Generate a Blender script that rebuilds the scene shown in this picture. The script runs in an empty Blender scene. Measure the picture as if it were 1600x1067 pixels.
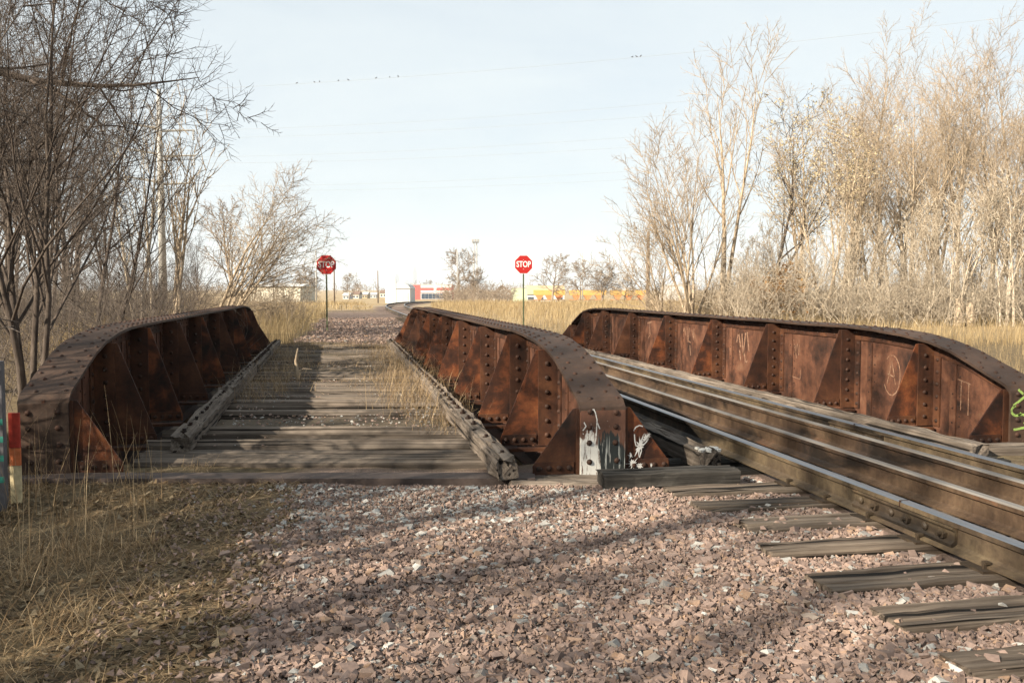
import bpy, math, random
import numpy as np
from mathutils import Vector, Matrix
R = math.radians
scene = bpy.context.scene
C = scene.collection

# ------------------------------------------------------------------ camera
EYE = 1.53
cam_d = bpy.data.cameras.new('camera'); cam = bpy.data.objects.new('camera', cam_d); C.objects.link(cam)
cam_d.sensor_width = 36; cam_d.lens = 31.5; cam_d.clip_start = .05; cam_d.clip_end = 30000
cam.location = (0, 0, EYE); cam.rotation_euler = (R(90 - 3.33), 0, R(-11))
scene.camera = cam

# ------------------------------------------------------------------ sky and sun
SUN = Vector((1.0, .5, -.6)).normalized()            # the way the light travels
elev = math.asin(-SUN.z); azim = math.atan2(-SUN.x, -SUN.y)   # direction towards the sun, from +Y
world = bpy.data.worlds.new('World'); scene.world = world; world.use_nodes = True
wn = world.node_tree; wn.nodes.clear()
w_out = wn.nodes.new('ShaderNodeOutputWorld'); w_bg = wn.nodes.new('ShaderNodeBackground')
sky = wn.nodes.new('ShaderNodeTexSky'); sky.sky_type = 'NISHITA'; sky.sun_disc = False
sky.sun_elevation = elev; sky.sun_rotation = azim; sky.altitude = 300; sky.air_density = 1.0; sky.dust_density = 1.6; sky.ozone_density = 1.0
w_bg.inputs['Strength'].default_value = .05
tc = wn.nodes.new('ShaderNodeTexCoord'); sep = wn.nodes.new('ShaderNodeSeparateXYZ')
wn.links.new(tc.outputs['Generated'], sep.inputs[0])
zc_ = wn.nodes.new('ShaderNodeMath'); zc_.operation = 'ADD'; wn.links.new(sep.outputs['Z'], zc_.inputs[0]); zc_.inputs[1].default_value = .16
zm = wn.nodes.new('ShaderNodeMath'); zm.operation = 'MAXIMUM'; wn.links.new(zc_.outputs[0], zm.inputs[0]); zm.inputs[1].default_value = .06
dx = wn.nodes.new('ShaderNodeMath'); dx.operation = 'DIVIDE'; wn.links.new(sep.outputs['X'], dx.inputs[0]); wn.links.new(zm.outputs[0], dx.inputs[1])
dy = wn.nodes.new('ShaderNodeMath'); dy.operation = 'DIVIDE'; wn.links.new(sep.outputs['Y'], dy.inputs[0]); wn.links.new(zm.outputs[0], dy.inputs[1])
cmb = wn.nodes.new('ShaderNodeCombineXYZ'); wn.links.new(dx.outputs[0], cmb.inputs[0]); wn.links.new(dy.outputs[0], cmb.inputs[1])
cn = wn.nodes.new('ShaderNodeTexNoise'); cn.inputs['Scale'].default_value = 1.1; cn.inputs['Detail'].default_value = 9; cn.inputs['Roughness'].default_value = .55; cn.inputs['Distortion'].default_value = .4
wn.links.new(cmb.outputs[0], cn.inputs['Vector'])
cr = wn.nodes.new('ShaderNodeValToRGB'); cr.color_ramp.elements[0].position = .30; cr.color_ramp.elements[0].color = (.74, .74, .74, 1)
cr.color_ramp.elements[1].position = .68; cr.color_ramp.elements[1].color = (.98, .98, .98, 1); wn.links.new(cn.outputs[0], cr.inputs[0])
mx = wn.nodes.new('ShaderNodeMix'); mx.data_type = 'RGBA'; wn.links.new(cr.outputs[0], mx.inputs[0]); wn.links.new(sky.outputs[0], mx.inputs[6])
mx.inputs[7].default_value = (5.45, 5.95, 6.15, 1)      # thin bright cloud veil
wn.links.new(mx.outputs[2], w_bg.inputs[0]); wn.links.new(w_bg.outputs[0], w_out.inputs[0])
sun_d = bpy.data.lights.new('sun', 'SUN'); sun_d.energy = 5.0; sun_d.angle = R(.55); sun_d.color = (1, .89, .72)
sun = bpy.data.objects.new('sun', sun_d); C.objects.link(sun); sun.rotation_euler = SUN.to_track_quat('-Z', 'Y').to_euler()
sun.location = (-40, -20, 30)
scene.view_settings.view_transform = 'Standard'; scene.view_settings.look = 'None'; scene.view_settings.gamma = 1
scene.view_settings.use_curve_mapping = False
scene.view_settings.exposure = 1.64
scene.render.engine = 'CYCLES'
scene.cycles.max_bounces = 5; scene.cycles.diffuse_bounces = 3; scene.cycles.glossy_bounces = 2; scene.cycles.transparent_max_bounces = 4; scene.cycles.volume_bounces = 0

# ------------------------------------------------------------------ helpers
rng = np.random.default_rng(7)
def at(u, zc):                                        # ground position for a bearing and a depth (metres)
    x = (u - 528) / 1426 * zc
    return x, (zc - .1908 * x) / .9816

_lat = np.random.default_rng(3).random((256, 256))
def vnoise(x, y, s=1.0, seed=0):
    x = np.asarray(x, float) * s + seed * 17.3; y = np.asarray(y, float) * s + seed * 9.1
    xi = np.floor(x).astype(int); yi = np.floor(y).astype(int); fx = x - xi; fy = y - yi
    fx = fx * fx * (3 - 2 * fx); fy = fy * fy * (3 - 2 * fy)
    g = lambda a, b: _lat[a % 256, b % 256]
    return (g(xi, yi) * (1 - fx) + g(xi + 1, yi) * fx) * (1 - fy) + (g(xi, yi + 1) * (1 - fx) + g(xi + 1, yi + 1) * fx) * fy
def fbm(x, y, s=1.0, seed=0, o=4):
    r = 0; a = .5
    for k in range(o): r = r + a * vnoise(x, y, s * 2 ** k, seed + k); a *= .5
    return r
def sstep(a, b, x):
    t = np.clip((np.asarray(x, float) - a) / (b - a), 0, 1); return t * t * (3 - 2 * t)

def mesh(name, v, f, mats=None, smooth=False, attrs=None, midx=None):
    """v (N,3); f (M,k) array or list of tuples"""
    me = bpy.data.meshes.new(name); v = np.asarray(v, np.float32)
    if isinstance(f, np.ndarray):
        k = f.shape[1]; n = len(f); me.vertices.add(len(v)); me.vertices.foreach_set('co', v.ravel())
        me.loops.add(n * k); me.loops.foreach_set('vertex_index', f.astype(np.int32).ravel())
        me.polygons.add(n); me.polygons.foreach_set('loop_start', np.arange(0, n * k, k, dtype=np.int32))
        me.update(calc_edges=True)
    else:
        me.from_pydata([tuple(map(float, p)) for p in v], [], [tuple(int(i) for i in q) for q in f]); me.update()
    if attrs:
        for an, arr in attrs.items():
            a = me.attributes.new(an, 'FLOAT', 'POINT'); a.data.foreach_set('value', np.asarray(arr, np.float32))
    for m in (mats or []): me.materials.append(m)
    if midx is not None: me.polygons.foreach_set('material_index', np.asarray(midx, np.int32))
    me.polygons.foreach_set('use_smooth', np.full(len(me.polygons), smooth))
    return me
def link(name, me, parent=None, loc=(0, 0, 0), rot=(0, 0, 0)):
    o = bpy.data.objects.new(name, me); C.objects.link(o); o.location = loc; o.rotation_euler = rot
    if parent is not None: o.parent = parent
    return o
def tag(o, label=None, cat=None, group=None, kind=None):
    if label: o['label'] = label
    if cat: o['category'] = cat
    if group: o['group'] = group
    if kind: o['kind'] = kind
    return o
def empty(name, loc, label, cat, group=None, rz=0):
    o = bpy.data.objects.new(name, None); C.objects.link(o); o.location = loc; o.rotation_euler = (0, 0, rz); o.empty_display_size = .2
    return tag(o, label, cat, group)
class MB:                                             # collects verts and faces of ONE part
    def __init__(s): s.v = []; s.f = []; s.m = []
    def add(s, v, f, m=0):
        b = len(s.v); s.v += [tuple(p) for p in v]; s.f += [tuple(i + b for i in q) for q in f]; s.m += [m] * len(f); return s
    def box(s, x0, x1, y0, y1, z0, z1, m=0):
        v = [(x, y, z) for x in (x0, x1) for y in (y0, y1) for z in (z0, z1)]
        return s.add(v, [(0, 1, 3, 2), (4, 6, 7, 5), (0, 4, 5, 1), (2, 3, 7, 6), (0, 2, 6, 4), (1, 5, 7, 3)], m)
    def prism(s, poly, axis, a, b, m=0):              # polygon extruded along an axis
        n = len(poly)
        def P(p, t): return {'x': (t, p[0], p[1]), 'y': (p[0], t, p[1]), 'z': (p[0], p[1], t)}[axis]
        v = [P(p, a) for p in poly] + [P(p, b) for p in poly]
        f = [tuple(range(n))[::-1], tuple(range(n, 2 * n))] + [(i, (i + 1) % n, n + (i + 1) % n, n + i) for i in range(n)]
        return s.add(v, f, m)
    def tube(s, p0, p1, r0, r1=None, n=8, m=0, cap=True):
        r1 = r0 if r1 is None else r1; p0 = Vector(p0); p1 = Vector(p1); d = (p1 - p0).normalized()
        u = d.orthogonal().normalized(); w = d.cross(u)
        v = [p + (u * math.cos(2 * math.pi * i / n) + w * math.sin(2 * math.pi * i / n)) * r for p, r in ((p0, r0), (p1, r1)) for i in range(n)]
        f = [(i, (i + 1) % n, n + (i + 1) % n, n + i) for i in range(n)]
        if cap: f += [tuple(range(n))[::-1], tuple(range(n, 2 * n))]
        return s.add(v, f, m)
    def build(s, name, mats, parent=None, loc=(0, 0, 0), rot=(0, 0, 0), smooth=False):
        if not isinstance(mats, (list, tuple)): mats = [mats]
        return link(name, mesh(name, s.v, s.f, mats, smooth, midx=s.m), parent, loc, rot)

# ------------------------------------------------------------------ materials
def new_mat(name, rough=.8, metal=0.0, spec=.3):
    m = bpy.data.materials.new(name); m.use_nodes = True; nt = m.node_tree; b = nt.nodes['Principled BSDF']
    b.inputs['Roughness'].default_value = rough; b.inputs['Metallic'].default_value = metal; b.inputs['Specular IOR Level'].default_value = spec
    return m, nt, b
def coords(nt, scale=(1, 1, 1), rand=True, kind='Object'):
    t = nt.nodes.new('ShaderNodeTexCoord'); mp = nt.nodes.new('ShaderNodeMapping'); mp.inputs['Scale'].default_value = scale
    nt.links.new(t.outputs[kind], mp.inputs['Vector'])
    if rand:
        oi = nt.nodes.new('ShaderNodeObjectInfo'); mu = nt.nodes.new('ShaderNodeMath'); mu.operation = 'MULTIPLY'; mu.inputs[1].default_value = 37.0
        nt.links.new(oi.outputs['Random'], mu.inputs[0]); nt.links.new(mu.outputs[0], mp.inputs['Location'])
    return mp.outputs[0]
def noise(nt, vec, scale, detail=6, rough=.6, dist=0.0):
    n = nt.nodes.new('ShaderNodeTexNoise'); n.inputs['Scale'].default_value = scale; n.inputs['Detail'].default_value = detail
    n.inputs['Roughness'].default_value = rough; n.inputs['Distortion'].default_value = dist; nt.links.new(vec, n.inputs['Vector']); return n.outputs[0]
def ramp(nt, fac, stops, interp='LINEAR'):
    r = nt.nodes.new('ShaderNodeValToRGB'); r.color_ramp.interpolation = interp; e = r.color_ramp.elements
    while len(e) < len(stops): e.new(.5)
    for k, (p, c) in enumerate(stops):
        e[k].position = p; e[k].color = (*c, 1) if isinstance(c, tuple) else (c, c, c, 1)
    nt.links.new(fac, r.inputs[0]); return r.outputs[0]
def mixc(nt, fac, a, b, mode='MIX'):
    m = nt.nodes.new('ShaderNodeMix'); m.data_type = 'RGBA'; m.blend_type = mode
    for idx, val in ((0, fac), (6, a), (7, b)):
        if isinstance(val, (int, float)): m.inputs[idx].default_value = val
        elif isinstance(val, tuple): m.inputs[idx].default_value = (*val, 1)
        else: nt.links.new(val, m.inputs[idx])
    return m.outputs[2]
def math_(nt, op, a, b=0.0):
    m = nt.nodes.new('ShaderNodeMath'); m.operation = op
    for i, val in enumerate((a, b)):
        if isinstance(val, (int, float)): m.inputs[i].default_value = val
        else: nt.links.new(val, m.inputs[i])
    return m.outputs[0]
def bump(nt, b, h, strength=.3, dist=.01):
    n = nt.nodes.new('ShaderNodeBump'); n.inputs['Strength'].default_value = strength; n.inputs['Distance'].default_value = dist
    nt.links.new(h, n.inputs['Height']); nt.links.new(n.outputs[0], b.inputs['Normal'])
def attr(nt, name):
    a = nt.nodes.new('ShaderNodeAttribute'); a.attribute_name = name; return a.outputs['Fac']

def sc_(stops, k): return [(p, tuple(v * k for v in c) if isinstance(c, tuple) else c * k) for p, c in stops]
def rust(name, stops, streak=.5, rough=.72, k=.43):
    stops = sc_(stops, k)
    m, nt, b = new_mat(name, rough, 0, .25)
    c = coords(nt); n1 = noise(nt, c, 2.6, 9, .65, .3); col = ramp(nt, n1, stops)
    sv = coords(nt, (7, 7, .6)); st = ramp(nt, noise(nt, sv, 1.6, 6, .6), [(.35, .45), (.62, 1.0)])
    col = mixc(nt, streak, col, st, 'MULTIPLY')
    n3 = noise(nt, c, 38, 5, .7); col = mixc(nt, .55, col, ramp(nt, n3, [(.3, .5), (.7, 1.35)]), 'MULTIPLY')
    nt.links.new(col, b.inputs['Base Color']); bump(nt, b, n3, .35, .006)
    nt.links.new(ramp(nt, n3, [(.3, .6), (.7, .85)]), b.inputs['Roughness'])
    return m
M = {}
M['gusset'] = rust('rust_orange', [(.34, (.020, .011, .009)), (.47, (.085, .030, .015)), (.57, (.24, .074, .027)), (.72, (.38, .14, .05))], k=.56)
M['web'] = rust('rust_pinkish', [(.32, (.035, .018, .013)), (.46, (.13, .056, .034)), (.58, (.26, .11, .063)), (.74, (.36, .19, .115))], .45, k=.41)
M['flange'] = rust('rust_grey_brown', [(.25, (.045, .028, .02)), (.5, (.10, .06, .042)), (.7, (.15, .085, .055)), (.85, (.22, .15, .105))], .2)
M['strip'] = rust('rust_brown', [(.32, (.022, .012, .009)), (.5, (.11, .042, .022)), (.72, (.26, .105, .047))], .4)
M['dark_rust'] = rust('rust_dark', [(.25, (.018, .011, .009)), (.5, (.045, .023, .016)), (.8, (.10, .042, .022))], .4)
M['rivet'] = rust('rust_rivet', [(.3, (.03, .017, .012)), (.6, (.10, .045, .027)), (.8, (.17, .075, .04))], .1)
# end plate with splashed white and black paint
m, nt, b = new_mat('painted_end_plate', .6, 0, .35)
c = coords(nt, rand=False); base = ramp(nt, noise(nt, c, 3.5, 8, .65), [(.3, (.04, .022, .015)), (.55, (.10, .045, .028)), (.8, (.17, .09, .06))])
sx = nt.nodes.new('ShaderNodeSeparateXYZ'); nt.links.new(c, sx.inputs[0])
drip = noise(nt, coords(nt, (26, 1, 2.2), False), 1.0, 4, .6, .2); blob = noise(nt, coords(nt, (7, 1, 5), False), 1.0, 6, .65, .6)
X_ = sx.outputs['X']; Z_ = sx.outputs['Z']
edge = math_(nt, 'ADD', math_(nt, 'MULTIPLY', drip, .55), math_(nt, 'MULTIPLY', blob, .60))           # ragged upper edge of the splash
lean_ = math_(nt, 'MULTIPLY', X_, -.35)
hgt = math_(nt, 'SUBTRACT', math_(nt, 'ADD', math_(nt, 'ADD', edge, -.33), lean_), Z_)
white = ramp(nt, hgt, [(.0, 0.0), (.02, 1.0)])
spl = ramp(nt, noise(nt, coords(nt, (17, 1, 10), False), 1.0, 5, .7, 1.8), [(.66, 0.0), (.675, 1.0)])
white = mixc(nt, 1.0, white, spl, 'LIGHTEN')
wear = ramp(nt, noise(nt, coords(nt, (30, 1, 5), False), 1.0, 6, .75), [(.40, 0.0), (.47, 1.0)]); white = mixc(nt, 1.0, white, wear, 'MULTIPLY')
bl1 = math_(nt, 'SUBTRACT', math_(nt, 'ADD', X_, .02), math_(nt, 'MULTIPLY', math_(nt, 'ADD', drip, -.5), .32))
bl1 = ramp(nt, bl1, [(.0, 0.0), (.012, 1.0)])
bl2 = math_(nt, 'SUBTRACT', math_(nt, 'ADD', math_(nt, 'MULTIPLY', drip, .30), .20), math_(nt, 'ADD', Z_, math_(nt, 'MULTIPLY', math_(nt, 'MULTIPLY', X_, X_), 4.0)))
blk = mixc(nt, 1.0, bl1, ramp(nt, bl2, [(.0, 0.0), (.02, 1.0)]), 'MULTIPLY')
col = mixc(nt, white, base, (.50, .49, .46)); col = mixc(nt, blk, col, (.014, .017, .017))
stv = ramp(nt, noise(nt, coords(nt, (60, 1, 2.5), False), 1.0, 3, .6), [(.57, 0.0), (.62, .75)])
low = ramp(nt, math_(nt, 'SUBTRACT', .33, sx.outputs['Z']), [(.0, 0.0), (.2, 1.0)])
col = mixc(nt, mixc(nt, 1.0, stv, low, 'MULTIPLY'), col, (.42, .43, .41))
nt.links.new(col, b.inputs['Base Color']); bump(nt, b, noise(nt, c, 45, 4), .25, .005); M['painted'] = m

def wood(name, stops, grain=22, dark=.55):
    stops = sc_(stops, .52)
    m, nt, b = new_mat(name, .9, 0, .15)
    g = noise(nt, coords(nt, (.5, grain * 1.6, grain * 1.6)), 1.0, 8, .7, 0); col = ramp(nt, g, stops)
    cr_ = noise(nt, coords(nt, (.3, grain * 1.1, grain * 1.1)), 1.0, 3, .5, 0); col = mixc(nt, 1.0, col, ramp(nt, cr_, [(.36, .08), (.43, 1.0)]), 'MULTIPLY')
    big = noise(nt, coords(nt), 1.7, 5, .6); col = mixc(nt, dark, col, ramp(nt, big, [(.3, .35), (.65, 1.15)]), 'MULTIPLY')
    oi = nt.nodes.new('ShaderNodeObjectInfo'); col = mixc(nt, .6, col, ramp(nt, oi.outputs['Random'], [(0, .55), (1, 1.25)]), 'MULTIPLY')
    nt.links.new(col, b.inputs['Base Color']); bump(nt, b, mixc(nt, .5, g, cr_), .8, .02); return m
M['wood'] = wood('weathered_wood', [(.25, (.06, .048, .037)), (.45, (.19, .152, .122)), (.6, (.32, .264, .217)), (.8, (.47, .40, .34))])
M['wood_brown'] = wood('weathered_tie', [(.25, (.045, .034, .027)), (.45, (.15, .115, .088)), (.6, (.27, .215, .168)), (.8, (.42, .345, .275))], 18)
M['wood_dark'] = wood('creosoted_wood', [(.3, (.018, .017, .016)), (.5, (.055, .05, .045)), (.75, (.13, .12, .105))])
# rail steel
m, nt, b = new_mat('rail_side', .65, 0, .3); c = coords(nt, (1, .5, 1), False)
n1 = noise(nt, c, 2.2, 8, .65, .4); n2 = noise(nt, coords(nt, rand=False), 45, 4)
col = ramp(nt, n1, [(.30, (.020, .015, .012)), (.46, (.055, .038, .024)), (.58, (.095, .070, .042)), (.75, (.095, .050, .028))])
def rail_finish(m, nt, b, col, seed):
    st = noise(nt, coords(nt, (.6, .9, 1.6), False), 1.3 + seed * .17, 5, .6, .5); col = mixc(nt, .85, col, ramp(nt, st, [(.38, .10), (.5, .9), (.68, 1.35)]), 'MULTIPLY')  # dark patches: oil stains, with tree shadow painted into the colour too
    vs = noise(nt, coords(nt, (1, 16, 1.2), False), 1.0, 5, .6); col = mixc(nt, .45, col, ramp(nt, vs, [(.35, .45), (.6, 1.1)]), 'MULTIPLY')
    n2 = noise(nt, coords(nt, rand=False), 45, 4); col = mixc(nt, .45, col, ramp(nt, n2, [(.3, .5), (.7, 1.3)]), 'MULTIPLY'); nt.links.new(col, b.inputs['Base Color']); bump(nt, b, n2, .25, .004)
rail_finish(m, nt, b, col, 0); M['rail'] = m
m, nt, b = new_mat('guard_rail_side', .7, 0, .25)
rail_finish(m, nt, b, ramp(nt, noise(nt, coords(nt, (1, .5, 1), False), 2.6, 8, .65, .4), [(.30, (.016, .011, .009)), (.46, (.048, .029, .018)), (.6, (.075, .048, .029)), (.78, (.11, .045, .023))]), 1); M['guard'] = m
m, nt, b = new_mat('rail_polished', .36, 1.0, .5); c = coords(nt, (14, .25, 1), False)
nt.links.new(ramp(nt, noise(nt, c, 1.5, 4), [(.3, (.20, .20, .21)), (.7, (.36, .36, .37))]), b.inputs['Base Color']); M['polish'] = m
m, nt, b = new_mat('rail_dull_top', .55, .25, .4); c = coords(nt, (6, .4, 1), False)
nt.links.new(ramp(nt, noise(nt, c, 1.7, 6), [(.3, (.075, .063, .054)), (.5, (.14, .125, .11)), (.75, (.21, .195, .18))]), b.inputs['Base Color']); M['dulltop'] = m
# stones
m, nt, b = new_mat('ballast_stone', .85, 0, .25); r_ = attr(nt, 'rnd')
col = ramp(nt, r_, [(0, (.085, .064, .056)), (.12, (.125, .089, .074)), (.35, (.185, .13, .108)), (.58, (.245, .178, .148)), (.72, (.23, .15, .10)), (.80, (.19, .18, .168)), (.92, (.30, .29, .27)), (1, (.44, .43, .40))])
col = mixc(nt, .45, col, ramp(nt, noise(nt, coords(nt, rand=False), 60, 4), [(.3, .6), (.7, 1.25)]), 'MULTIPLY')
nt.links.new(col, b.inputs['Base Color']); bump(nt, b, noise(nt, coords(nt, rand=False), 160, 3), .3, .003); M['stone'] = m
# plants
def plant(name, stops, transl=.3):
    stops = sc_(stops, .60)
    m, nt, b = new_mat(name, .8, 0, .2); col = ramp(nt, attr(nt, 'rnd'), stops); nt.links.new(col, b.inputs['Base Color'])
    t = nt.nodes.new('ShaderNodeBsdfTranslucent'); nt.links.new(col, t.inputs[0]); mx_ = nt.nodes.new('ShaderNodeMixShader'); mx_.inputs[0].default_value = transl
    out = nt.nodes['Material Output']; nt.links.new(b.outputs[0], mx_.inputs[1]); nt.links.new(t.outputs[0], mx_.inputs[2]); nt.links.new(mx_.outputs[0], out.inputs[0]); return m
M['straw'] = plant('straw', [(0, (.16, .10, .048)), (.3, (.34, .225, .12)), (.6, (.53, .37, .205)), (.95, (.72, .54, .33)), (1, (.30, .23, .11))])
M['field'] = plant('field_grass', [(0, (.34, .235, .12)), (.4, (.56, .41, .215)), (.75, (.72, .55, .31)), (1, (.82, .67, .42))], .4)
M['litter'] = plant('leaf_litter', [(0, (.07, .045, .025)), (.4, (.18, .115, .06)), (.8, (.29, .21, .12)), (1, (.40, .32, .21))], .15)
M['seedleaf'] = plant('dry_leaves', [(0, (.55, .42, .24)), (.5, (.75, .62, .40)), (1, (.9, .8, .58))], .4)
M['redleaf'] = plant('rusty_leaves', [(0, (.22, .10, .03)), (.5, (.38, .20, .07)), (1, (.45, .28, .10))], .35)
def bark(name, a, b_, c_):
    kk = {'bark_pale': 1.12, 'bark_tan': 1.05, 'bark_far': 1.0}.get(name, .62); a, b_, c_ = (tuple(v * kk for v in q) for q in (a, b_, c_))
    m, nt, b = new_mat(name, .9, 0, .15); n = noise(nt, coords(nt, (3, 3, 1)), 3.0, 6, .65)
    nt.links.new(ramp(nt, n, [(.3, a), (.5, b_), (.72, c_)]), b.inputs['Base Color']); bump(nt, b, noise(nt, coords(nt, (9, 9, 2)), 4, 5), .5, .02); return m
M['bark_grey'] = bark('bark_grey', (.07, .055, .045), (.15, .12, .10), (.26, .22, .19))
M['bark_dark'] = bark('bark_dark', (.045, .034, .028), (.09, .07, .057), (.16, .125, .10))
M['bark_pale'] = bark('bark_pale', (.17, .135, .10), (.30, .25, .19), (.44, .39, .32))
M['bark_tan'] = bark('bark_tan', (.14, .105, .075), (.27, .212, .15), (.40, .325, .24))
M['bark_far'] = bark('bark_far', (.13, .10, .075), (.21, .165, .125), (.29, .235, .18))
def plain(name, col, rough=.8, var=.25, sc=6, metal=0):
    col = tuple(v * .85 for v in col); m, nt, b = new_mat(name, rough, metal); n = noise(nt, coords(nt), sc, 6, .65)
    lo = tuple(v * (1 - var) for v in col); hi = tuple(min(1, v * (1 + var)) for v in col)
    nt.links.new(ramp(nt, n, [(.3, lo), (.7, hi)]), b.inputs['Base Color']); bump(nt, b, noise(nt, coords(nt), sc * 8, 4), .2, .005); return m
# ------------------------------------------------------------------ terrain
SK = .194
def gz(x, y):
    x = np.asarray(x, float); y = np.asarray(y, float)
    z = -.05 + .05 * (fbm(x, y, .9, 1) - .47) + .03 * (fbm(x, y, 3.1, 4, 2) - .37)
    ys = y + SK * np.clip(x, -6, 3)                                    # the crossing is skewed
    inx = sstep(-3.6, -2.9, x) * (1 - sstep(7.1, 8.0, x))
    z = z - 2.3 * inx * sstep(8.15, 8.55, ys) * (1 - sstep(24.3, 24.9, ys - .0))
    side = 1 - inx                                                     # shallow ditch carries on to both sides
    z = z - .55 * side * np.exp(-((ys - 16) / 5.5) ** 2) * (sstep(-3, -6, x) + .4 * sstep(7.5, 11, x))
    z = z - .10 * sstep(-.6, -2.5, x) * (1 - sstep(6.5, 8, y)) + .10 * sstep(-2.2, -4, x) * (1 - sstep(5.5, 7.5, y))
    z = z + .012 * sstep(1.6, 2.4, x) * (1 - sstep(6.6, 7.0, y)) * sstep(-6, -4, y)
    far = sstep(70, 320, np.hypot(x, y)); z = z - 3.0 * far + .5 * far * (fbm(x, y, .01, 6) - .47)
    z = z + .35 * sstep(9, 26, x) * (1 - far) * (fbm(x, y, .12, 8) - .2)
    return z
def axis(segs):
    out = []
    for a, b_, n in segs: out += list(np.linspace(a, b_, n, endpoint=False))
    return np.array(out + [segs[-1][1]])
gx = axis([(-6500, -900, 10), (-900, -120, 14), (-120, -20, 26), (-20, -5, 36), (-5, 9, 110), (9, 30, 42), (30, 140, 28), (140, 900, 14), (900, 6500, 10)])
gy = axis([(-6500, -600, 8), (-600, -40, 10), (-40, 1, 26), (1, 10, 90), (10, 30, 100), (30, 80, 60), (80, 240, 40), (240, 1000, 16), (1000, 6500, 10)])
GX, GY = np.meshgrid(gx, gy); GZ = gz(GX, GY)
def gravel_mask(x, y):
    zc = .1908 * x + .9816 * y
    e = np.interp(zc, [3, 3.5, 4.5, 5.5, 6.5, 7.4], [-.33, -.30, -.32, -.28, -.22, -.28]) + .30 * (fbm(x, y, 1.6, 11) - .47)
    near = sstep(-.34, .20, x - e + .28 * (fbm(x, y, 4.5, 13, 3) - .44)) * (1 - sstep(7.6, 8.2, zc))
    farb = sstep(24.0, 24.8, y) * (1 - sstep(58, 75, y)) * sstep(-1.6, -.7, x + (fbm(x, y, .5, 12) - .47) * 1.4 - .012 * (y - 26)) * (1 - sstep(5.6, 6.6, x))
    cx = 4.25 + np.clip(y - 60, 0, 200) ** 2 * .0019
    farb = np.maximum(farb, (1 - sstep(1.3, 2.3, np.abs(x - cx))) * sstep(50, 60, y) * (1 - sstep(120, 150, y)))
    return np.maximum(near * sstep(-8, -6, y), farb)
nx, ny = len(gx), len(gy); idx = np.arange(nx * ny).reshape(ny, nx)
gf = np.stack([idx[:-1, :-1], idx[:-1, 1:], idx[1:, 1:], idx[1:, :-1]], -1).reshape(-1, 4)
m, nt, b = new_mat('ground_soil', .95, 0, .1); c = coords(nt, rand=False)
n1 = noise(nt, c, .35, 8, .6); n2 = noise(nt, c, 9, 8, .7); n3 = noise(nt, c, 70, 5, .7)
dry = ramp(nt, n2, [(.3, (.06, .043, .026)), (.5, (.12, .09, .055)), (.7, (.19, .15, .09))])
fld = ramp(nt, n1, [(.3, (.19, .138, .08)), (.5, (.29, .22, .132)), (.7, (.25, .195, .12))])
dist = ramp(nt, attr(nt, 'far'), [(0, 0.0), (1, 1.0)])
grv = ramp(nt, n3, [(.25, (.07, .05, .042)), (.45, (.13, .096, .08)), (.6, (.18, .135, .115)), (.8, (.25, .215, .195))])
col = mixc(nt, dist, dry, fld); col = mixc(nt, attr(nt, 'gravel'), col, grv)
road = ramp(nt, attr(nt, 'road'), [(0, 0.0), (1, 1.0)]); col = mixc(nt, road, col, (.26, .22, .175))
nt.links.new(col, b.inputs['Base Color']); bump(nt, b, n3, .8, .03); M['ground'] = m
rd = np.exp(-((GY - 88 - .02 * GX) / 2.2) ** 2) + .8 * np.exp(-((GY - 128 + .05 * GX) / 4) ** 2)
ground = link('ground', mesh('ground', np.stack([GX, GY, GZ], -1).reshape(-1, 3), gf, [M['ground']], True,
    {'gravel': gravel_mask(GX, GY).ravel(), 'far': sstep(25, 45, np.hypot(GX, GY)).ravel(), 'road': np.clip(rd, 0, 1).ravel()}))
ground['kind'] = 'structure'

# ------------------------------------------------------------------ plate girders
def dome(r, n=8):
    v = []; f = []
    for k, (rr, h) in enumerate(((1, 0), (.82, .42), (.42, .68))):
        v += [(r * rr * math.cos(2 * math.pi * i / n), r * rr * math.sin(2 * math.pi * i / n), r * h) for i in range(n)]
    for k in range(2): f += [(k * n + i, k * n + (i + 1) % n, (k + 1) * n + (i + 1) % n, (k + 1) * n + i) for i in range(n)]
    f.append(tuple(range(2 * n, 3 * n))); return v, f
DV, DF = dome(1.0)
def rivets_into(mb, pts, r):                        # pts: (position, normal)
    for p, nrm in pts:
        q = Vector(nrm).to_track_quat('Z', 'Y').to_matrix()
        mb.add([Vector(p) + q @ (Vector(v) * r) for v in DV], DF)
PROF = ([0, .12, .3, .6, .95, 1.3, 1.8, 2.4, 3.0], [.60, .655, .71, .81, .92, .995, 1.055, 1.09, 1.10])
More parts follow.
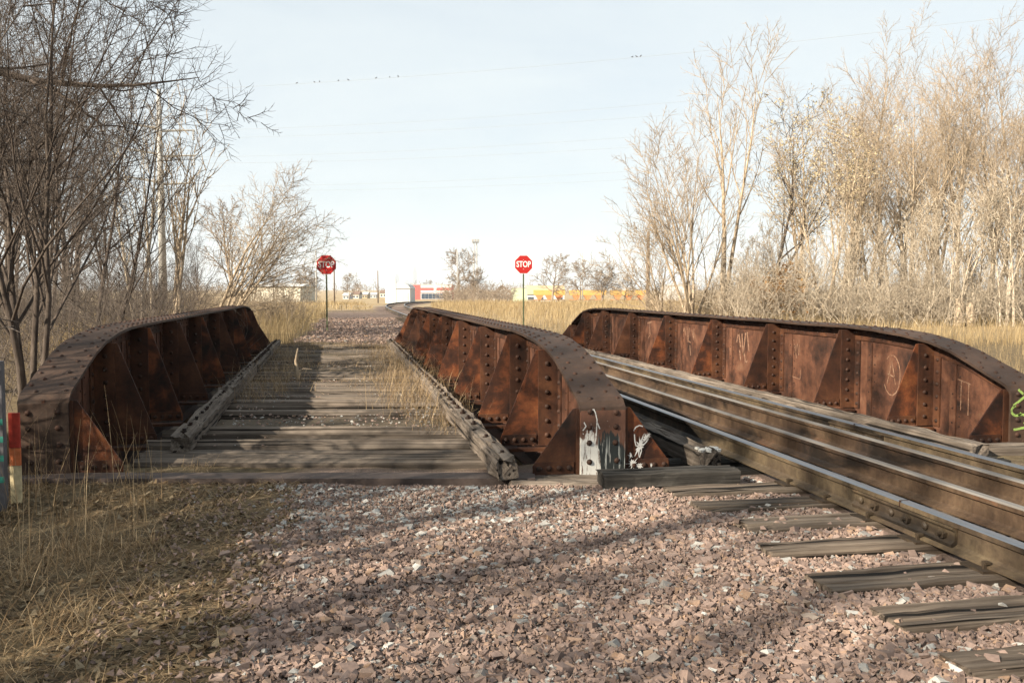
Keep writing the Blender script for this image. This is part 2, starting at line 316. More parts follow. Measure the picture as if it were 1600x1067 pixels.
def girder(name, label, xc, y0, y1, gus, faces, top=1.10, paint=False):
    """plate girder along Y; faces = sides (-1, +1) that carry knee braces"""
    root = empty(name, (xc, y0, 0), label, 'girder', 'plate girders of the bridge'); Lg = y1 - y0; hw = .195
    rr = random.Random(int(abs(xc) * 100))
    def ztop(d):
        d = min(max(d, 0), Lg); return float(np.interp(min(d, Lg - d), *PROF)) + (top - 1.10)
    ds = sorted(set([0, .06, .12, .2, .3, .45, .6, .78, .95, 1.12, 1.3, 1.55, 1.8, 2.1, 2.4, 2.7, 3.0] + list(np.linspace(3.0, Lg / 2, 6)))); ds = sorted(set(ds + [Lg - d for d in ds]))
    # web plate
    v = []; f = []
    for d in ds:
        for x in (-.011, .011): v += [(x, d, -.42), (x, d, ztop(d) - .02)]
    for i in range(len(ds) - 1):
        a = 4 * i; f += [(a, a + 1, a + 5, a + 4), (a + 2, a + 6, a + 7, a + 3)]
    f += [(0, 2, 3, 1), (4 * len(ds) - 4, 4 * len(ds) - 3, 4 * len(ds) - 1, 4 * len(ds) - 2)]
    web = link('web', mesh('web', v, f, [M['web']]), root)
    # cover plate bent over the curved ends
    path = [(d, ztop(d)) for d in ds]
    path[0] = (.035, ztop(0) + .0); path[-1] = (Lg - .035, ztop(0))
    path = [(.0, ztop(0) - .05), (.008, ztop(0) - .02)] + path + [(Lg - .008, ztop(0) - .02), (Lg, ztop(0) - .05)]
    v = []; f = []; n = len(path)
    for i, (d, z) in enumerate(path):
        a = path[max(i - 1, 0)]; c_ = path[min(i + 1, n - 1)]; t = Vector((0, c_[0] - a[0], c_[1] - a[1])).normalized(); nrm = Vector((0, -t.z, t.y))
        for x, h in ((-hw, 0), (hw, 0), (hw, -.028), (-hw, -.028)):
            wob = .004 * math.sin(d * 3.1 + x * 9); v.append((x + wob, d + nrm.y * h, z + nrm.z * h + wob))
    for i in range(n - 1):
        for k in range(4): f.append((4 * i + k, 4 * i + (k + 1) % 4, 4 * i + 4 + (k + 1) % 4, 4 * i + 4 + k))
    cov = link('cover_plate', mesh('cover_plate', v, f, [M['flange']]), root)
    mb = MB(); pts = []
    for k in range(int(Lg / .125)):
        d = .10 + k * .125
        if d > Lg - .1: break
        sl = (ztop(d + .02) - ztop(d - .02)) / .04; nrm = Vector((0, -sl, 1)).normalized()
        for x in ((-.155, .085) if k % 2 else (-.085, .155)): pts.append(((x, d, ztop(d) - .001), nrm))
    rivets_into(mb, pts, .021); tag(mb.build('rivets', M['rivet'], cov, smooth=True), kind='stuff')
    # end plates
    for e, d in ((0, 0), (1, Lg)):
        mb = MB(); yy = (-.004, .024) if e == 0 else (Lg - .024, Lg + .004)
        mb.box(-hw, hw, yy[0], yy[1], -.03, ztop(0) - .045)
        ep = mb.build('end_plate', M['painted'] if (paint and e == 0) else M['flange'], root)
        if e == 0:
            rv = mesh('rivet', [Vector(p) * .026 for p in DV], DF, [M['rivet']], True)
            for z in (.09, .235, .38, .50):
                for x in (-.115, .115): link('rivet', rv, ep, (x + rr.uniform(-.008, .008), yy[0], z + rr.uniform(-.01, .01)), (R(90), 0, 0))
    # flange angles under the cover plate with their rivet rows
    for s in faces:
        v = []; f = []
        for d in ds:
            z = ztop(d) - .03
            for x, h in ((.012, 0), (.03, 0), (.03, -.15), (.012, -.15)): v.append((s * x, min(max(d, .03), Lg - .03), z + h))
        for i in range(len(ds) - 1):
            for k in range(4): f.append((4 * i + k, 4 * i + (k + 1) % 4, 4 * i + 4 + (k + 1) % 4, 4 * i + 4 + k))
        fa = link('flange_angle', mesh('flange_angle', v, f, [M['strip']]), root)
        mb = MB(); pts = []
        for k in range(int(Lg / .11)):
            d = .1 + .11 * k
            if d < Lg - .1: pts.append(((s * .03, d, ztop(d) - .075 - .06 * (k % 2)), (s, 0, 0)))
        rivets_into(mb, pts, .014); tag(mb.build('rivets', M['rivet'], fa, smooth=True), kind='stuff')
        # bottom flange angle
        MB().box(s * .012, s * .17, .05, Lg - .05, -.42, -.40).box(s * .012, s * .03, .05, Lg - .05, -.40, -.28).build('bottom_angle', M['dark_rust'], root)
    rvm = mesh('rivet', [Vector(p) * .026 for p in DV], DF, [M['rivet']], True)
    for s in faces:
        for gi, gy_ in enumerate(gus):
            d = gy_ - y0; zt = ztop(d) - .05; out = .60 + rr.uniform(-.01, .01); tw = .235; j = rr.uniform(-.012, .012)
            mb = MB(); poly = [(s * .02, -.02), (s * out, -.02), (s * out, .055), (s * (tw + .015), zt - .005), (s * (tw - .02), zt), (s * .02, zt)]
            mb.prism(poly, 'y', d - .007 + j * .2, d + .007 + j * .2)
            g = mb.build('knee_brace', M['gusset'] if rr.random() > .25 else M['strip'], root)
            # vertical angle riveted to brace and web, foot angle
            mb = MB(); mb.box(s * .03, s * (tw - .01), d - .022, d - .008, -.03, zt - .004); mb.box(s * .0125, s * .028, max(d - .135, .03), d - .02, -.03, zt - .12) if d > .2 else None
            mb.box(s * (tw + .01), s * (out - .012), d - .020, d - .0085, -.018, .085)
            mb.box(s * .05, s * (out - .004), max(d - .09, .0), d + .05, -.075, -.045)
            mb.build('angle_iron', M['strip'], g)
            big = paint and s == -1 and gi < 3
            pts = []
            nz = max(3, int((zt - .1) / .125))
            for k in range(nz): pts.append(((s * .135, d - .022, .075 + k * (zt - .14) / (nz - .5)), (0, -1, 0)))
            for k in range(nz if d > .2 else 0): pts.append(((s * .028, d - .085, .03 + k * (zt - .14) / (nz - .5)), (s, 0, 0)))
            for k in range(4): pts.append(((s * (tw + .05 + k * (out - tw - .10) / 3), d - .020, .033), (0, -1, 0)))
            if big:
                for p, nrm in pts:
                    o = link('rivet', rvm, g, p); o.rotation_euler = Vector(nrm).to_track_quat('Z', 'Y').to_euler()
            else:
                mb = MB(); rivets_into(mb, pts, .024); tag(mb.build('rivets', M['rivet'], g, smooth=True), kind='stuff')
            # splice bar on the web just in front of each brace
            if gi > 0 and d - .42 > .3:
                z2 = ztop(d - .3) - .19
                sb = MB().box(s * .0115, s * .024, d - .40, d - .30, -.25, z2).build('splice_bar', M['web'], web)
                mb = MB(); rivets_into(mb, [((s * .0115, d - .45, .02 + k * .11), (s, 0, 0)) for k in range(int(z2 / .11))] + [((s * .024, d - .35, .05 + k * .16), (s, 0, 0)) for k in range(int(z2 / .16))], .012)
                tag(mb.build('rivets', M['rivet'], sb, smooth=True), kind='stuff')
    return root, web, ztop
g_left, web_l, _ = girder('plate_girder', 'dark shaded plate girder at the far left, beside the thicket', -2.41, 8.0, 25.4,
    [8.05, 9.5, 11.1, 13.1, 15.3, 17.6, 19.9, 22.2, 24.0, 25.3], (1,), 1.13)
g_mid, web_m, _ = girder('plate_girder', 'middle plate girder, sunlit rust with white paint splashed on its near end', 2.18, 7.2, 26.2,
    [7.25, 8.7, 10.2, 12.4, 14.7, 17.1, 19.5, 21.9, 23.7, 25.1, 26.15], (-1, 1), 1.06, True)
g_right, web_r, _ = girder('plate_girder', 'right plate girder with chalk scrawls on its web and green spray paint on its end', 6.73, 7.72, 24.8,
    [7.8, 9.15, 10.75, 12.8, 14.9, 17.2, 19.45, 21.6, 23.3, 24.75], (-1,), 1.05)

# chalk scrawls on the right web, green spray on its end plate, white splash on the middle girder's right brace
def strokes(name, parent, lines, mat, plane, off, w):
    mb = MB()
    for ln in lines:
        for (a0, b0), (a1, b1) in zip(ln[:-1], ln[1:]):
            dxx, dzz = a1 - a0, b1 - b0; l = math.hypot(dxx, dzz) or 1; px, pz = -dzz / l * w / 2, dxx / l * w / 2
            q = [(a0 + px, b0 + pz), (a1 + px, b1 + pz), (a1 - px, b1 - pz), (a0 - px, b0 - pz)]
            o2 = off - .0015
            P = (lambda p, o_: (o_, p[0], p[1])) if plane == 'x' else (lambda p, o_: (p[0], o_, p[1]))
            mb.add([P(p, off) for p in q] + [P(p, o2) for p in q], [(0, 1, 2, 3), (7, 6, 5, 4), (0, 4, 5, 1), (2, 6, 7, 3), (1, 5, 6, 2), (3, 7, 4, 0)])
    return mb.build(name, mat, parent)
def patchy(name, col, under, lo=.42, hi=.58):
    m, nt, b = new_mat(name, .85); n = noise(nt, coords(nt, (1, 1, 1), False), 26, 5, .7)
    nt.links.new(mixc(nt, ramp(nt, n, [(lo, 0.0), (hi, 1.0)]), under, col), b.inputs['Base Color']); return m
M['chalk'] = patchy('chalk', (.23, .15, .10), (.11, .05, .03), .40, .70); M['spray'] = patchy('green_spray', (.22, .32, .08), (.09, .09, .04), .35, .5)
M['whitesplash'] = patchy('white_splash', (.46, .455, .44), (.10, .07, .055), .3, .45)
def arc(cx, cz, rx, rz, a0, a1, n=12): return [(cx + rx * math.cos(R(a0 + (a1 - a0) * i / n)), cz + rz * math.sin(R(a0 + (a1 - a0) * i / n))) for i in range(n + 1)]
wx = -.0125
ch = strokes('chalk_scrawl', web_r, [arc(2.22, .47, .17, .25, 50, 330), [(2.14, .36), (2.22, .64), (2.31, .36)], [(2.16, .45), (2.30, .48)]], M['chalk'], 'x', wx, .015)   # circled letter
strokes('chalk_scrawl', web_r, [[(4.72, .62), (4.70, .22), (4.45, .20), (4.44, .34)], [(4.66, .78), (4.6, .58), (4.55, .74), (4.5, .55)], [(4.62, .7), (4.57, .5)], [(4.5, .8), (4.47, .6)]], M['chalk'], 'x', wx, .014)
strokes('chalk_scrawl', web_r, [[(6.62, .62), (6.55, .80), (6.46, .55)], [(6.42, .78), (6.36, .42), (6.28, .8)], [(6.22, .82), (6.14, .5)], [(6.5, .5), (6.45, .32)], [(6.32, .45), (6.26, .28), (6.2, .34)]], M['chalk'], 'x', wx, .04)
strokes('chalk_scrawl', web_r, [[(9.05, .68), (8.98, .78), (8.92, .62)], [(8.85, .8), (8.82, .5)], [(8.74, .78), (8.78, .52), (8.66, .5)], [(8.6, .75), (8.52, .55), (8.5, .78)], [(8.7, .45), (8.66, .25)]], M['chalk'], 'x', wx, .026)
strokes('chalk_scrawl', web_r, [[(11.15, .78), (10.85, .82)], [(11.0, .8), (10.98, .52), (11.1, .45)], [(13.72, .45), (13.72, .8)], [(13.5, .46), (13.5, .8), (13.62, .62)]], M['chalk'], 'x', wx, .03)
strokes('chalk_scrawl', web_r, [[(.80, .50), (1.02, .54)], [(.84, .50), (.84, .16)], [(.96, .52), (.96, .2)], [(1.08, .5), (1.1, .3)]], M['chalk'], 'x', wx, .014)
strokes('spray_tag', g_right, [arc(-.13, .33, .06, .05, 90, 330), arc(-.08, .24, .07, .05, 120, -60), [(-.16, .14), (-.02, .16)], [(-.17, .38), (-.04, .47), (.02, .36)], arc(.06, .3, .08, .12, 60, 300), [(-.12, .54), (-.06, .49)]], M['spray'], 'y', -.0055, .024)
sp = MB(); rs = random.Random(5)
def blots(name, parent, spots, mat, off, seed):
    mb = MB(); r = random.Random(seed)
    for cx, cz, rad, st, tilt in spots:                # spiky splash shapes, 1.5 mm thick
        n = 22; pl = []
        for i in range(n):
            a = 2 * math.pi * i / n; q = rad * (r.uniform(.25, .55) if i % 2 else r.uniform(.5, 1.25)); x_, z_ = q * math.cos(a), q * math.sin(a) * st
            pl.append((cx + x_ * math.cos(tilt) - z_ * math.sin(tilt), cz + x_ * math.sin(tilt) + z_ * math.cos(tilt)))
        mb.add([(cx, off - .0015, cz)] + [(p[0], off - .0015, p[1]) for p in pl] + [(p[0], off, p[1]) for p in pl], [(0, 1 + i, 1 + (i + 1) % n) for i in range(n)] + [(1 + i, 1 + n + i, 1 + n + (i + 1) % n, 1 + (i + 1) % n) for i in range(n)])
    return mb.build(name, mat, parent)
blots('paint_splash', g_mid, [(.335, .20, .055, 1.7, -.4), (.39, .27, .03, 2.0, -.7), (.275, .05, .06, 1.0, .3), (.33, .03, .045, .8, 0), (.25, .12, .025, 1.5, .2), (.44, .03, .02, 1, 0)], M['whitesplash'], .025, 4)
strokes('paint_splash', g_mid, [[(.28, .33), (.295, .36), (.33, .375), (.36, .365)], [(.285, .3), (.29, .24), (.30, .2)], [(.36, .2), (.40, .24), (.42, .30)], [(.33, .1), (.35, .16)]], M['whitesplash'], 'y', .025, .009)
strokes('paint_splash', g_mid, [[(-.06, .30), (-.058, .38), (-.055, .44), (-.07, .50), (-.085, .53), (-.092, .52)], [(-.055, .42), (-.03, .36)], [(-.178, .35), (-.15, .385), (-.168, .42)]], M['whitesplash'], 'y', -.0055, .009)

# ------------------------------------------------------------------ timbers
def timber_mesh(L, W, H, seed, n=14, rough=1.0, mat=None, wave=1.0):
    """weathered beam along local X: uneven rings, worn arrises, split ends"""
    r = np.random.default_rng(seed); xs = np.linspace(-L / 2, L / 2, n)
    n1_, n2_ = r.uniform(-.34, -.06), r.uniform(.06, .34); d1_, d2_ = r.uniform(.05, .16, 2) * min(1.0, rough * rough)
    cs = np.array([(-.5, .08), (-.5, .92), (-.45, 1), (n1_ - .03, 1), (n1_, 1 - d1_), (n1_ + .025, 1), (n2_ - .025, 1), (n2_, 1 - d2_), (n2_ + .03, 1), (.45, 1), (.5, .92), (.5, .08), (.4, 0), (-.4, 0)])
    k = len(cs); strip = np.repeat(r.normal(0, .010 * rough, 5), [3, 1, 2, 3, 5])[:k]; strip[4] = strip[7] = 0; v = np.zeros((n, k, 3))
    for i in range(n):
        w = r.normal(0, .006 * rough * wave, (k, 2)); w[2:10, 1] += strip[2:10]
        endw = 1 - .05 * rough * (i in (0, n - 1))
        v[i, :, 0] = xs[i] + (r.normal(0, .018 * rough, k) if i in (0, n - 1) else 0)
        v[i, :, 1] = cs[:, 0] * W * endw + w[:, 0]; v[i, :, 2] = (cs[:, 1] - 1) * H * endw + w[:, 1]
        if r.random() < .18 * rough * wave: v[i, 2:4, 2] -= r.random() * .03
    f = [(i * k + j, i * k + (j + 1) % k, (i + 1) * k + (j + 1) % k, (i + 1) * k + j) for i in range(n - 1) for j in range(k)]
    f += [tuple(range(k))[::-1], tuple(range((n - 1) * k, n * k))]
    return mesh('timber', v.reshape(-1, 3), f, [mat])
skew_rot = -math.atan(SK)
deck = empty('timber_deck', (-.15, 7.9, 0), 'weathered timber deck between the left and middle girders, overgrown with grass', 'bridge deck')
variants = [timber_mesh(3.25, .25, .2, 30 + k, 12, 1.5, M['wood'], .25) for k in range(10)]
rr = random.Random(2); rows = [(7.99, .0), (8.27, .012), (8.80, .02), (9.08, 0), (9.55, .02), (9.9, -.07), (10.3, -.08), (10.65, -.07), (11.0, .015), (11.28, -.005), (11.78, .02)]
zc = 11.78
while zc < 24.9:
    n_ = rr.choice([1, 2, 2, 3]); zc += rr.uniform(.46, .62)
    for q in range(n_): rows.append((zc, rr.choice([-.03, -.012, 0, .008, .018]))); zc += rr.uniform(.268, .29)
    zc -= .28
for zc, dz in rows:
    x = -.15 + rr.uniform(-.07, .07); y = (zc - .1908 * x) / .9816
    link('deck_plank', rr.choice(variants), deck, (x + .15, y - 7.9, dz + rr.uniform(-.006, .006)), (rr.uniform(-.035, .035), 0, skew_rot + rr.uniform(-.007, .007) + (math.pi if rr.random() < .5 else 0)))
for X0, Y0, X1, Y1, nseg, sd in ((-1.46, 8.75, -1.62, 25.0, 4, 1), (1.33, 7.02, 1.40, 25.0, 5, 2)):
    cuts = np.linspace(0, 1, nseg + 1)
    if sd == 2: cuts[1] = .09
    for k in range(nseg):
        a = Vector((X0, Y0, 0)).lerp(Vector((X1, Y1, 0)), cuts[k]); b_ = Vector((X0, Y0, 0)).lerp(Vector((X1, Y1, 0)), cuts[k + 1]); L = (b_ - a).length - .01
        me = timber_mesh(L, .19, .16, 70 + sd * 10 + k, max(8, int(L / .18)), 1.5, M['wood']); mid = (a + b_) / 2
        o = link('guard_timber', me, deck, (mid.x + .15, mid.y - 7.9, .155 + (.012 if k % 2 else 0)), (0, 0, math.atan2(b_.y - a.y, b_.x - a.x)))
        mb = MB()
        for q in range(int(L / .42)):                # rusted washers and bolt heads on top
            xx = -L / 2 + .25 + q * .42; mb.tube((xx, 0, -.012), (xx, 0, .018), .035, n=6); mb.tube((xx, 0, .01), (xx, 0, .04), .018, n=6)
        if mb.v: tag(mb.build('bolt_heads', M['dark_rust'], o), kind='stuff')
# steel strip and sills in front of the deck
o = MB().box(-2.35, 2.35, -.13, .11, -.10, -.006).build('steel_strip', plain('strip_steel', (.075, .055, .047), .85, .35, 5), None, (-.72, 7.62, 0), (0, 0, skew_rot))
tag(o, 'long flat brown steel strip lying across the front of the timber deck', 'steel strip')
def beam(name, label, L, W, H, loc, rz, mat, seed, cat='timber', n=10, rough=1.0, group=None):
    o = link(name, timber_mesh(L, W, H, seed, n, rough, mat), None, loc, (0, 0, rz)); return tag(o, label, cat, group)
beam('bearing_timber', 'grey paint-spattered timber under the near end of the middle girder', .95, .34, .16, (1.83, 7.02, -.02), skew_rot, M['wood'], 201)
beam('squared_timber', 'dark squared timber with a dry top lying in front of the middle girder end', 1.12, .22, .17, (2.58, 6.72, .09), -.02, wood('dark_timber', [(.3, (.02, .019, .018)), (.5, (.07, .063, .056)), (.75, (.18, .165, .145))]), 202, rough=.5)
g_t = beam('guard_timber', 'grey guard timber with a white painted end beside the near rail', 3.0, .20, .17, (3.12, 8.62, .145), R(90), M['wood'], 203, n=16)
mb = MB(); rp = random.Random(8)
for q in range(16):
    cx_, cy_ = rp.uniform(.0, .17), rp.uniform(-.085, .085); pl = [(cx_ + rp.uniform(.6, 1.2) * .035 * math.cos(a_), cy_ + rp.uniform(.6, 1.2) * .026 * math.sin(a_)) for a_ in np.linspace(0, 6.28, 8)[:-1]]
    mb.prism(pl, 'z', -.004, .012 + rp.uniform(0, .008))
mb.build('flaking_paint', patchy('flaking_white', (.50, .49, .46), (.16, .14, .115), .38, .5), g_t, (-1.49, 0, 0))
beam('guard_timber', 'long grey guard timber between the far rail and the right girder', 17.3, .20, .17, (5.82, 15.9, .095), R(90), M['wood'], 204, n=60)
beam('sill_timber', 'flat grey timber lying at the foot of the right girder end', 1.7, .26, .16, (6.85, 7.45, .03), -.1, M['wood'], 205)

# ------------------------------------------------------------------ track
def cxl(y): return 4.25 + max(0, y - 60) ** 2 * .0019
RP = np.array([(-.070, 0), (.070, 0), (.070, .012), (.03, .026), (.010, .04), (.009, .125), (.034, .140), (.036, .168), (.026, .178), (-.026, .178), (-.036, .168), (-.034, .140), (-.009, .125), (-.010, .04), (-.03, .026), (-.070, .012)])
def rail(label, off, ya, yb, zb, top, group, side=None):
    ys = list(np.arange(ya, min(yb, 60), 1.5)) + ([*np.arange(60, yb, 3.0)] if yb > 60 else []) + [yb]
    v = []; k = len(RP)
    for y in ys:
        sl = .0038 * max(0, y - 60); nrm = Vector((1, -sl, 0)).normalized(); base = Vector((cxl(y), y, 0)) + nrm * off
        zg = zb + (float(gz(base.x, y)) + .06 if y > 62 else 0)
        v += [(base.x + nrm.x * p[0], base.y + nrm.y * p[0], zg + p[1]) for p in RP]
    f = []; mi = []
    for i in range(len(ys) - 1):
        for j in range(k):
            f.append((i * k + j, i * k + (j + 1) % k, (i + 1) * k + (j + 1) % k, (i + 1) * k + j)); mi.append(1 if j in (7, 8, 9) else 0)
    f += [tuple(range(k))[::-1], tuple(range((len(ys) - 1) * k, len(ys) * k))]; mi += [0, 0]
    org = Vector((cxl(ya) + off, ya, 0)); v = [(p[0] - org.x, p[1] - org.y, p[2]) for p in v]
    o = link('rail', mesh('rail', v, f, [side or M['rail'], top], midx=mi), None, org); return tag(o, label, 'rail', group)
ZR = .022
r_near = rail('near running rail with a polished top and a bolted joint', -.745, -4, 150, ZR, M['polish'], 'rails of the right track')
r_far = rail('far running rail with a polished bluish top, nearest the right girder', .79, -4, 150, ZR, M['polish'], 'rails of the right track')
r_g1 = rail('rusty inner guard rail next to the near running rail', -.15, -4, 27.5, ZR, M['dulltop'], 'rails of the right track', M['guard'])
r_g2 = rail('rusty inner guard rail next to the far running rail', .43, -4, 27.5, ZR - .004, M['dulltop'], 'rails of the right track', M['guard'])
# joint bars with bolts (child of the rail)
def joint(railo, xr, yc, side, L=1.02):
    pr = [(.010, .030), (.048, .022), (.050, .040), (.030, .062), (.028, .108), (.046, .126), (.046, .138), (.012, .134)]
    mb = MB(); mb.prism([(side * a, b_ + ZR) for a, b_ in pr], 'y', yc - L / 2, yc + L / 2); ox, oy = railo.location.x, railo.location.y
    jb = mb.build('joint_bar', M['rail'], railo, (xr - ox, -oy, 0))
    for k in range(6):
        y = yc - L / 2 + .09 + k * (L - .18) / 5; mb = MB(); z = ZR + .083; x0 = side * .028
        if k % 2: mb.tube((x0, y, z), (x0 + side * .014, y, z), .026, .026, 12); mb.tube((x0 + side * .014, y, z), (x0 + side * .024, y, z), .024, .012, 12)
        else: mb.tube((x0, y, z), (x0 + side * .028, y, z), .031, n=6); mb.tube((x0 + side * .028, y, z), (x0 + side * .055, y, z), .014, n=8)
        mb.build('bolt', M['rail'], jb)
    MB().box(-.038, .038, yc - .004, yc + .004, ZR + .135, ZR + .1795).build('rail_gap', M['dark_rust'], railo, (xr - ox, -oy, 0))
joint(r_near, 4.25 - .745, 5.02, -1); joint(r_far, 4.25 + .79, 8.0, -1, .92)
# spikes and tie plates under the near rail
tieY = [6.4, 5.86, 5.33, 4.81, 4.24, 3.70, 3.17, 2.64, 2.1, 1.57, 1.04, .5]
for railo, xr in ((r_near, 3.505), (r_far, 5.04)):
    for ty in tieY:
        px, py = xr - railo.location.x, ty - railo.location.y
        MB().box(-.13, .13, -.09, .09, .004, .021).build('tie_plate', M['rail'], railo, (px, py, 0))
        for s in (-1, 1):
            mb = MB(); mb.box(-.009, .009, -.009, .009, -.01, .055); mb.box(-.018 - .012 * s, .018 - .012 * s, -.016, .016, .045, .060); mb.build('spike', M['rail'], railo, (px + s * .082, py + .04 * s, 0))
# ties in the ballast
rr = random.Random(9)
near_words = ['half-buried wooden tie nearest the dark squared timber', 'second wooden tie in front of the dark squared timber', 'third wooden tie from the dark squared timber, below the rail joint end',
    'pale tie split by ballast, half buried under the joint bar', 'broad dark wooden tie with a clean left end, just past the joint bar', 'wide brown wooden tie at the right edge of the picture',
    'wooden tie at the bottom right corner, mostly buried']
for k, ty in enumerate(tieY):
    L = 3.55 + rr.uniform(-.06, .06); me = timber_mesh(L, .25 + (.03 if k in (4, 5) else 0), .16, 300 + k, 22, .55, M['wood_brown'])
    o = link('wooden_tie', me, None, (2.47 + L / 2 + rr.uniform(-.04, .04) + (.10 if k == 2 else 0), ty, .010), (rr.uniform(-.02, .02), 0, rr.uniform(-.02, .02)))
    tag(o, near_words[k] if k < 7 else 'buried wooden tie under the right track outside the picture', 'railway tie', 'ties in the ballast')
bt = empty('bridge_ties', (4.25, 7.2, 0), 'dark closely spaced timber ties under the rails between middle and right girders', 'bridge ties')
bv = [timber_mesh(3.3, .22, .22, 400 + k, 8, .8, M['wood_dark']) for k in range(4)]
for k in range(44): link('bridge_tie', bv[k % 4], bt, (.05, k * .405 - .05, rr.uniform(-.004, .004)), (0, 0, rr.uniform(-.01, .01)))
fv = timber_mesh(2.6, .23, .16, 420, 6, .8, M['wood_brown'])
for k in range(40):
    y = 27 + k * .56; o = link('wooden_tie', fv, None, (4.27, y, .002)); tag(o, 'wooden tie of the right track beyond the bridge', 'railway tie', 'ties beyond the bridge')

# ------------------------------------------------------------------ ballast
def ico():
    t = (1 + 5 ** .5) / 2; v = np.array([(-1, t, 0), (1, t, 0), (-1, -t, 0), (1, -t, 0), (0, -1, t), (0, 1, t), (0, -1, -t), (0, 1, -t), (t, 0, -1), (t, 0, 1), (-t, 0, -1), (-t, 0, 1)], float)
    f = np.array([(0, 11, 5), (0, 5, 1), (0, 1, 7), (0, 7, 10), (0, 10, 11), (1, 5, 9), (5, 11, 4), (11, 10, 2), (10, 7, 6), (7, 1, 8), (3, 9, 4), (3, 4, 2), (3, 2, 6), (3, 6, 8), (3, 8, 9), (4, 9, 5), (2, 4, 11), (6, 2, 10), (8, 6, 7), (9, 8, 1)])
    return v / np.linalg.norm(v[0]), f
IV, IF = ico()
def rot_rand(n, r):
    q = r.normal(size=(n, 4)); q /= np.linalg.norm(q, axis=1)[:, None]; w, x, y, z = q.T
    return np.stack([1 - 2 * (y * y + z * z), 2 * (x * y - z * w), 2 * (x * z + y * w), 2 * (x * y + z * w), 1 - 2 * (x * x + z * z), 2 * (y * z - x * w), 2 * (x * z - y * w), 2 * (y * z + x * w), 1 - 2 * (x * x + y * y)], -1).reshape(n, 3, 3)
CV = np.array([(x, y, z) for x in (-1, 1) for y in (-1, 1) for z in (-1, 1)], float) * .62
CF = np.array([(0, 1, 3), (0, 3, 2), (4, 6, 7), (4, 7, 5), (0, 4, 5), (0, 5, 1), (2, 3, 7), (2, 7, 6), (0, 2, 6), (0, 6, 4), (1, 5, 7), (1, 7, 3)])
def stones(name, label, xy, z, size, rnd, cat='gravel'):
    n = len(xy); shp = CV[None] * (1 + rng.uniform(-.45, .40, (n, 8, 3))) * rng.uniform(.55, 1.25, (n, 1, 3))
    v = np.einsum('nij,nkj->nki', rot_rand(n, rng), shp); v[..., 2] *= .66; v = v * size[:, None, None] / 2 * 1.15 + np.concatenate([xy, z[:, None]], 1)[:, None]
    f = (CF[None] + (np.arange(n) * 8)[:, None, None]).reshape(-1, 3)
    o = link(name, mesh(name, v.reshape(-1, 3), f, [M['stone']], False, {'rnd': np.repeat(rnd, 8)})); return tag(o, label, cat, kind='stuff')
def on_tie(x, y):
    r = np.zeros(len(x), bool)
    for k, ty in enumerate(tieY):
        hit = (np.abs(y - ty) < .115) & (x > 2.5 + .12 * (vnoise(x, y, 4, k) - .5))
        if k == 3: hit &= ~((x > 2.72) & (x < 3.0))
        if k == 0: hit &= x > 2.62
        r |= hit
    return r
N = 150000
x = rng.uniform(-2.6, 7.2, N); y = rng.uniform(2.3, 8.1, N); zc = .1908 * x + .9816 * y; u = 528 + x * 1426 / np.maximum(zc, .1)
keep = (u > -60) & (u < 1680) & (zc > 3.1) & (zc < 7.75 - .3 * sstep(2.3, 2.8, x)); x, y, zc = x[keep], y[keep], zc[keep]
gm = gravel_mask(x, y); ot = on_tie(x, y); rail_hit = np.zeros(len(x), bool)
for xr in (3.505, 4.1, 4.68, 5.04): rail_hit |= np.abs(x - xr) < .09
keep = (rng.random(len(x)) < np.where(gm > .5, 1, np.clip(gm * 1.1, 0, .8) + .015 * sstep(-1.4, -.2, x))) & ~rail_hit & (~ot | (rng.random(len(x)) < .035)) & ~((zc > 7.1) & (x < 1.5) & (x > -3.2)) & ~((x > 1.2) & (x < 3.3) & (zc > 6.95))
x, y, zc, ot = x[keep], y[keep], zc[keep], ot[keep]
size = np.clip(rng.lognormal(math.log(.028), .42, len(x)), .011, .075) * np.where(zc > 6.3, .85, 1)
greyzone = sstep(5.3, 6.7, zc) * (1 - sstep(1.0, 2.2, x)); rnd = np.clip(rng.beta(2.2, 2.4, len(x)) * .86, 0, 1)
gsel = rng.random(len(x)) < .12 + .72 * greyzone; rnd[gsel] = rng.uniform(.77, .97, gsel.sum())
ws = (np.hypot(x - 1.95, y - 6.55) < .30) | (np.hypot(x - 3.15, y - 6.75) < .28); wsel = ws & (rng.random(len(x)) < .3); rnd[wsel] = rng.uniform(.9, 1, wsel.sum())
stones('ballast', 'pink and grey crushed stone ballast spread over the foreground', np.stack([x, y], 1), gz(x, y) + size * .22 + .03 * ot, size, rnd)
N = 60000; x = rng.uniform(-1.2, 6.6, N); y = rng.uniform(2.6, 7.4, N); zc = .1908 * x + .9816 * y; u = 528 + x * 1426 / zc
k = (u > -20) & (u < 1640) & (zc > 3.2) & (zc < 7.1) & (rng.random(N) < .12 + gravel_mask(x, y)) & (~on_tie(x, y) | (rng.random(N) < .06)) & (np.abs(x - 4.27) > 1.0); x, y = x[k], y[k]; n = len(x)
T4 = np.array([(1, 1, 1), (-1, -1, 1), (-1, 1, -1), (1, -1, -1)]) * .6; sz = rng.uniform(.007, .019, n); v = np.einsum('nij,nkj->nki', rot_rand(n, rng), T4[None] * rng.uniform(.6, 1.4, (n, 4, 1))) * sz[:, None, None] + np.stack([x, y, gz(x, y) + .012 + .012 * rng.random(n)], -1)[:, None]
f = (np.array([(0, 2, 1), (0, 1, 3), (0, 3, 2), (1, 2, 3)])[None] + 4 * np.arange(n)[:, None, None]).reshape(-1, 3)
tag(link('grit', mesh('grit', v.reshape(-1, 3), f, [M['stone']], False, {'rnd': np.repeat(rng.beta(2, 3, n), 4)})), 'fine grit and stone chips between the ballast stones', 'grit', kind='stuff')
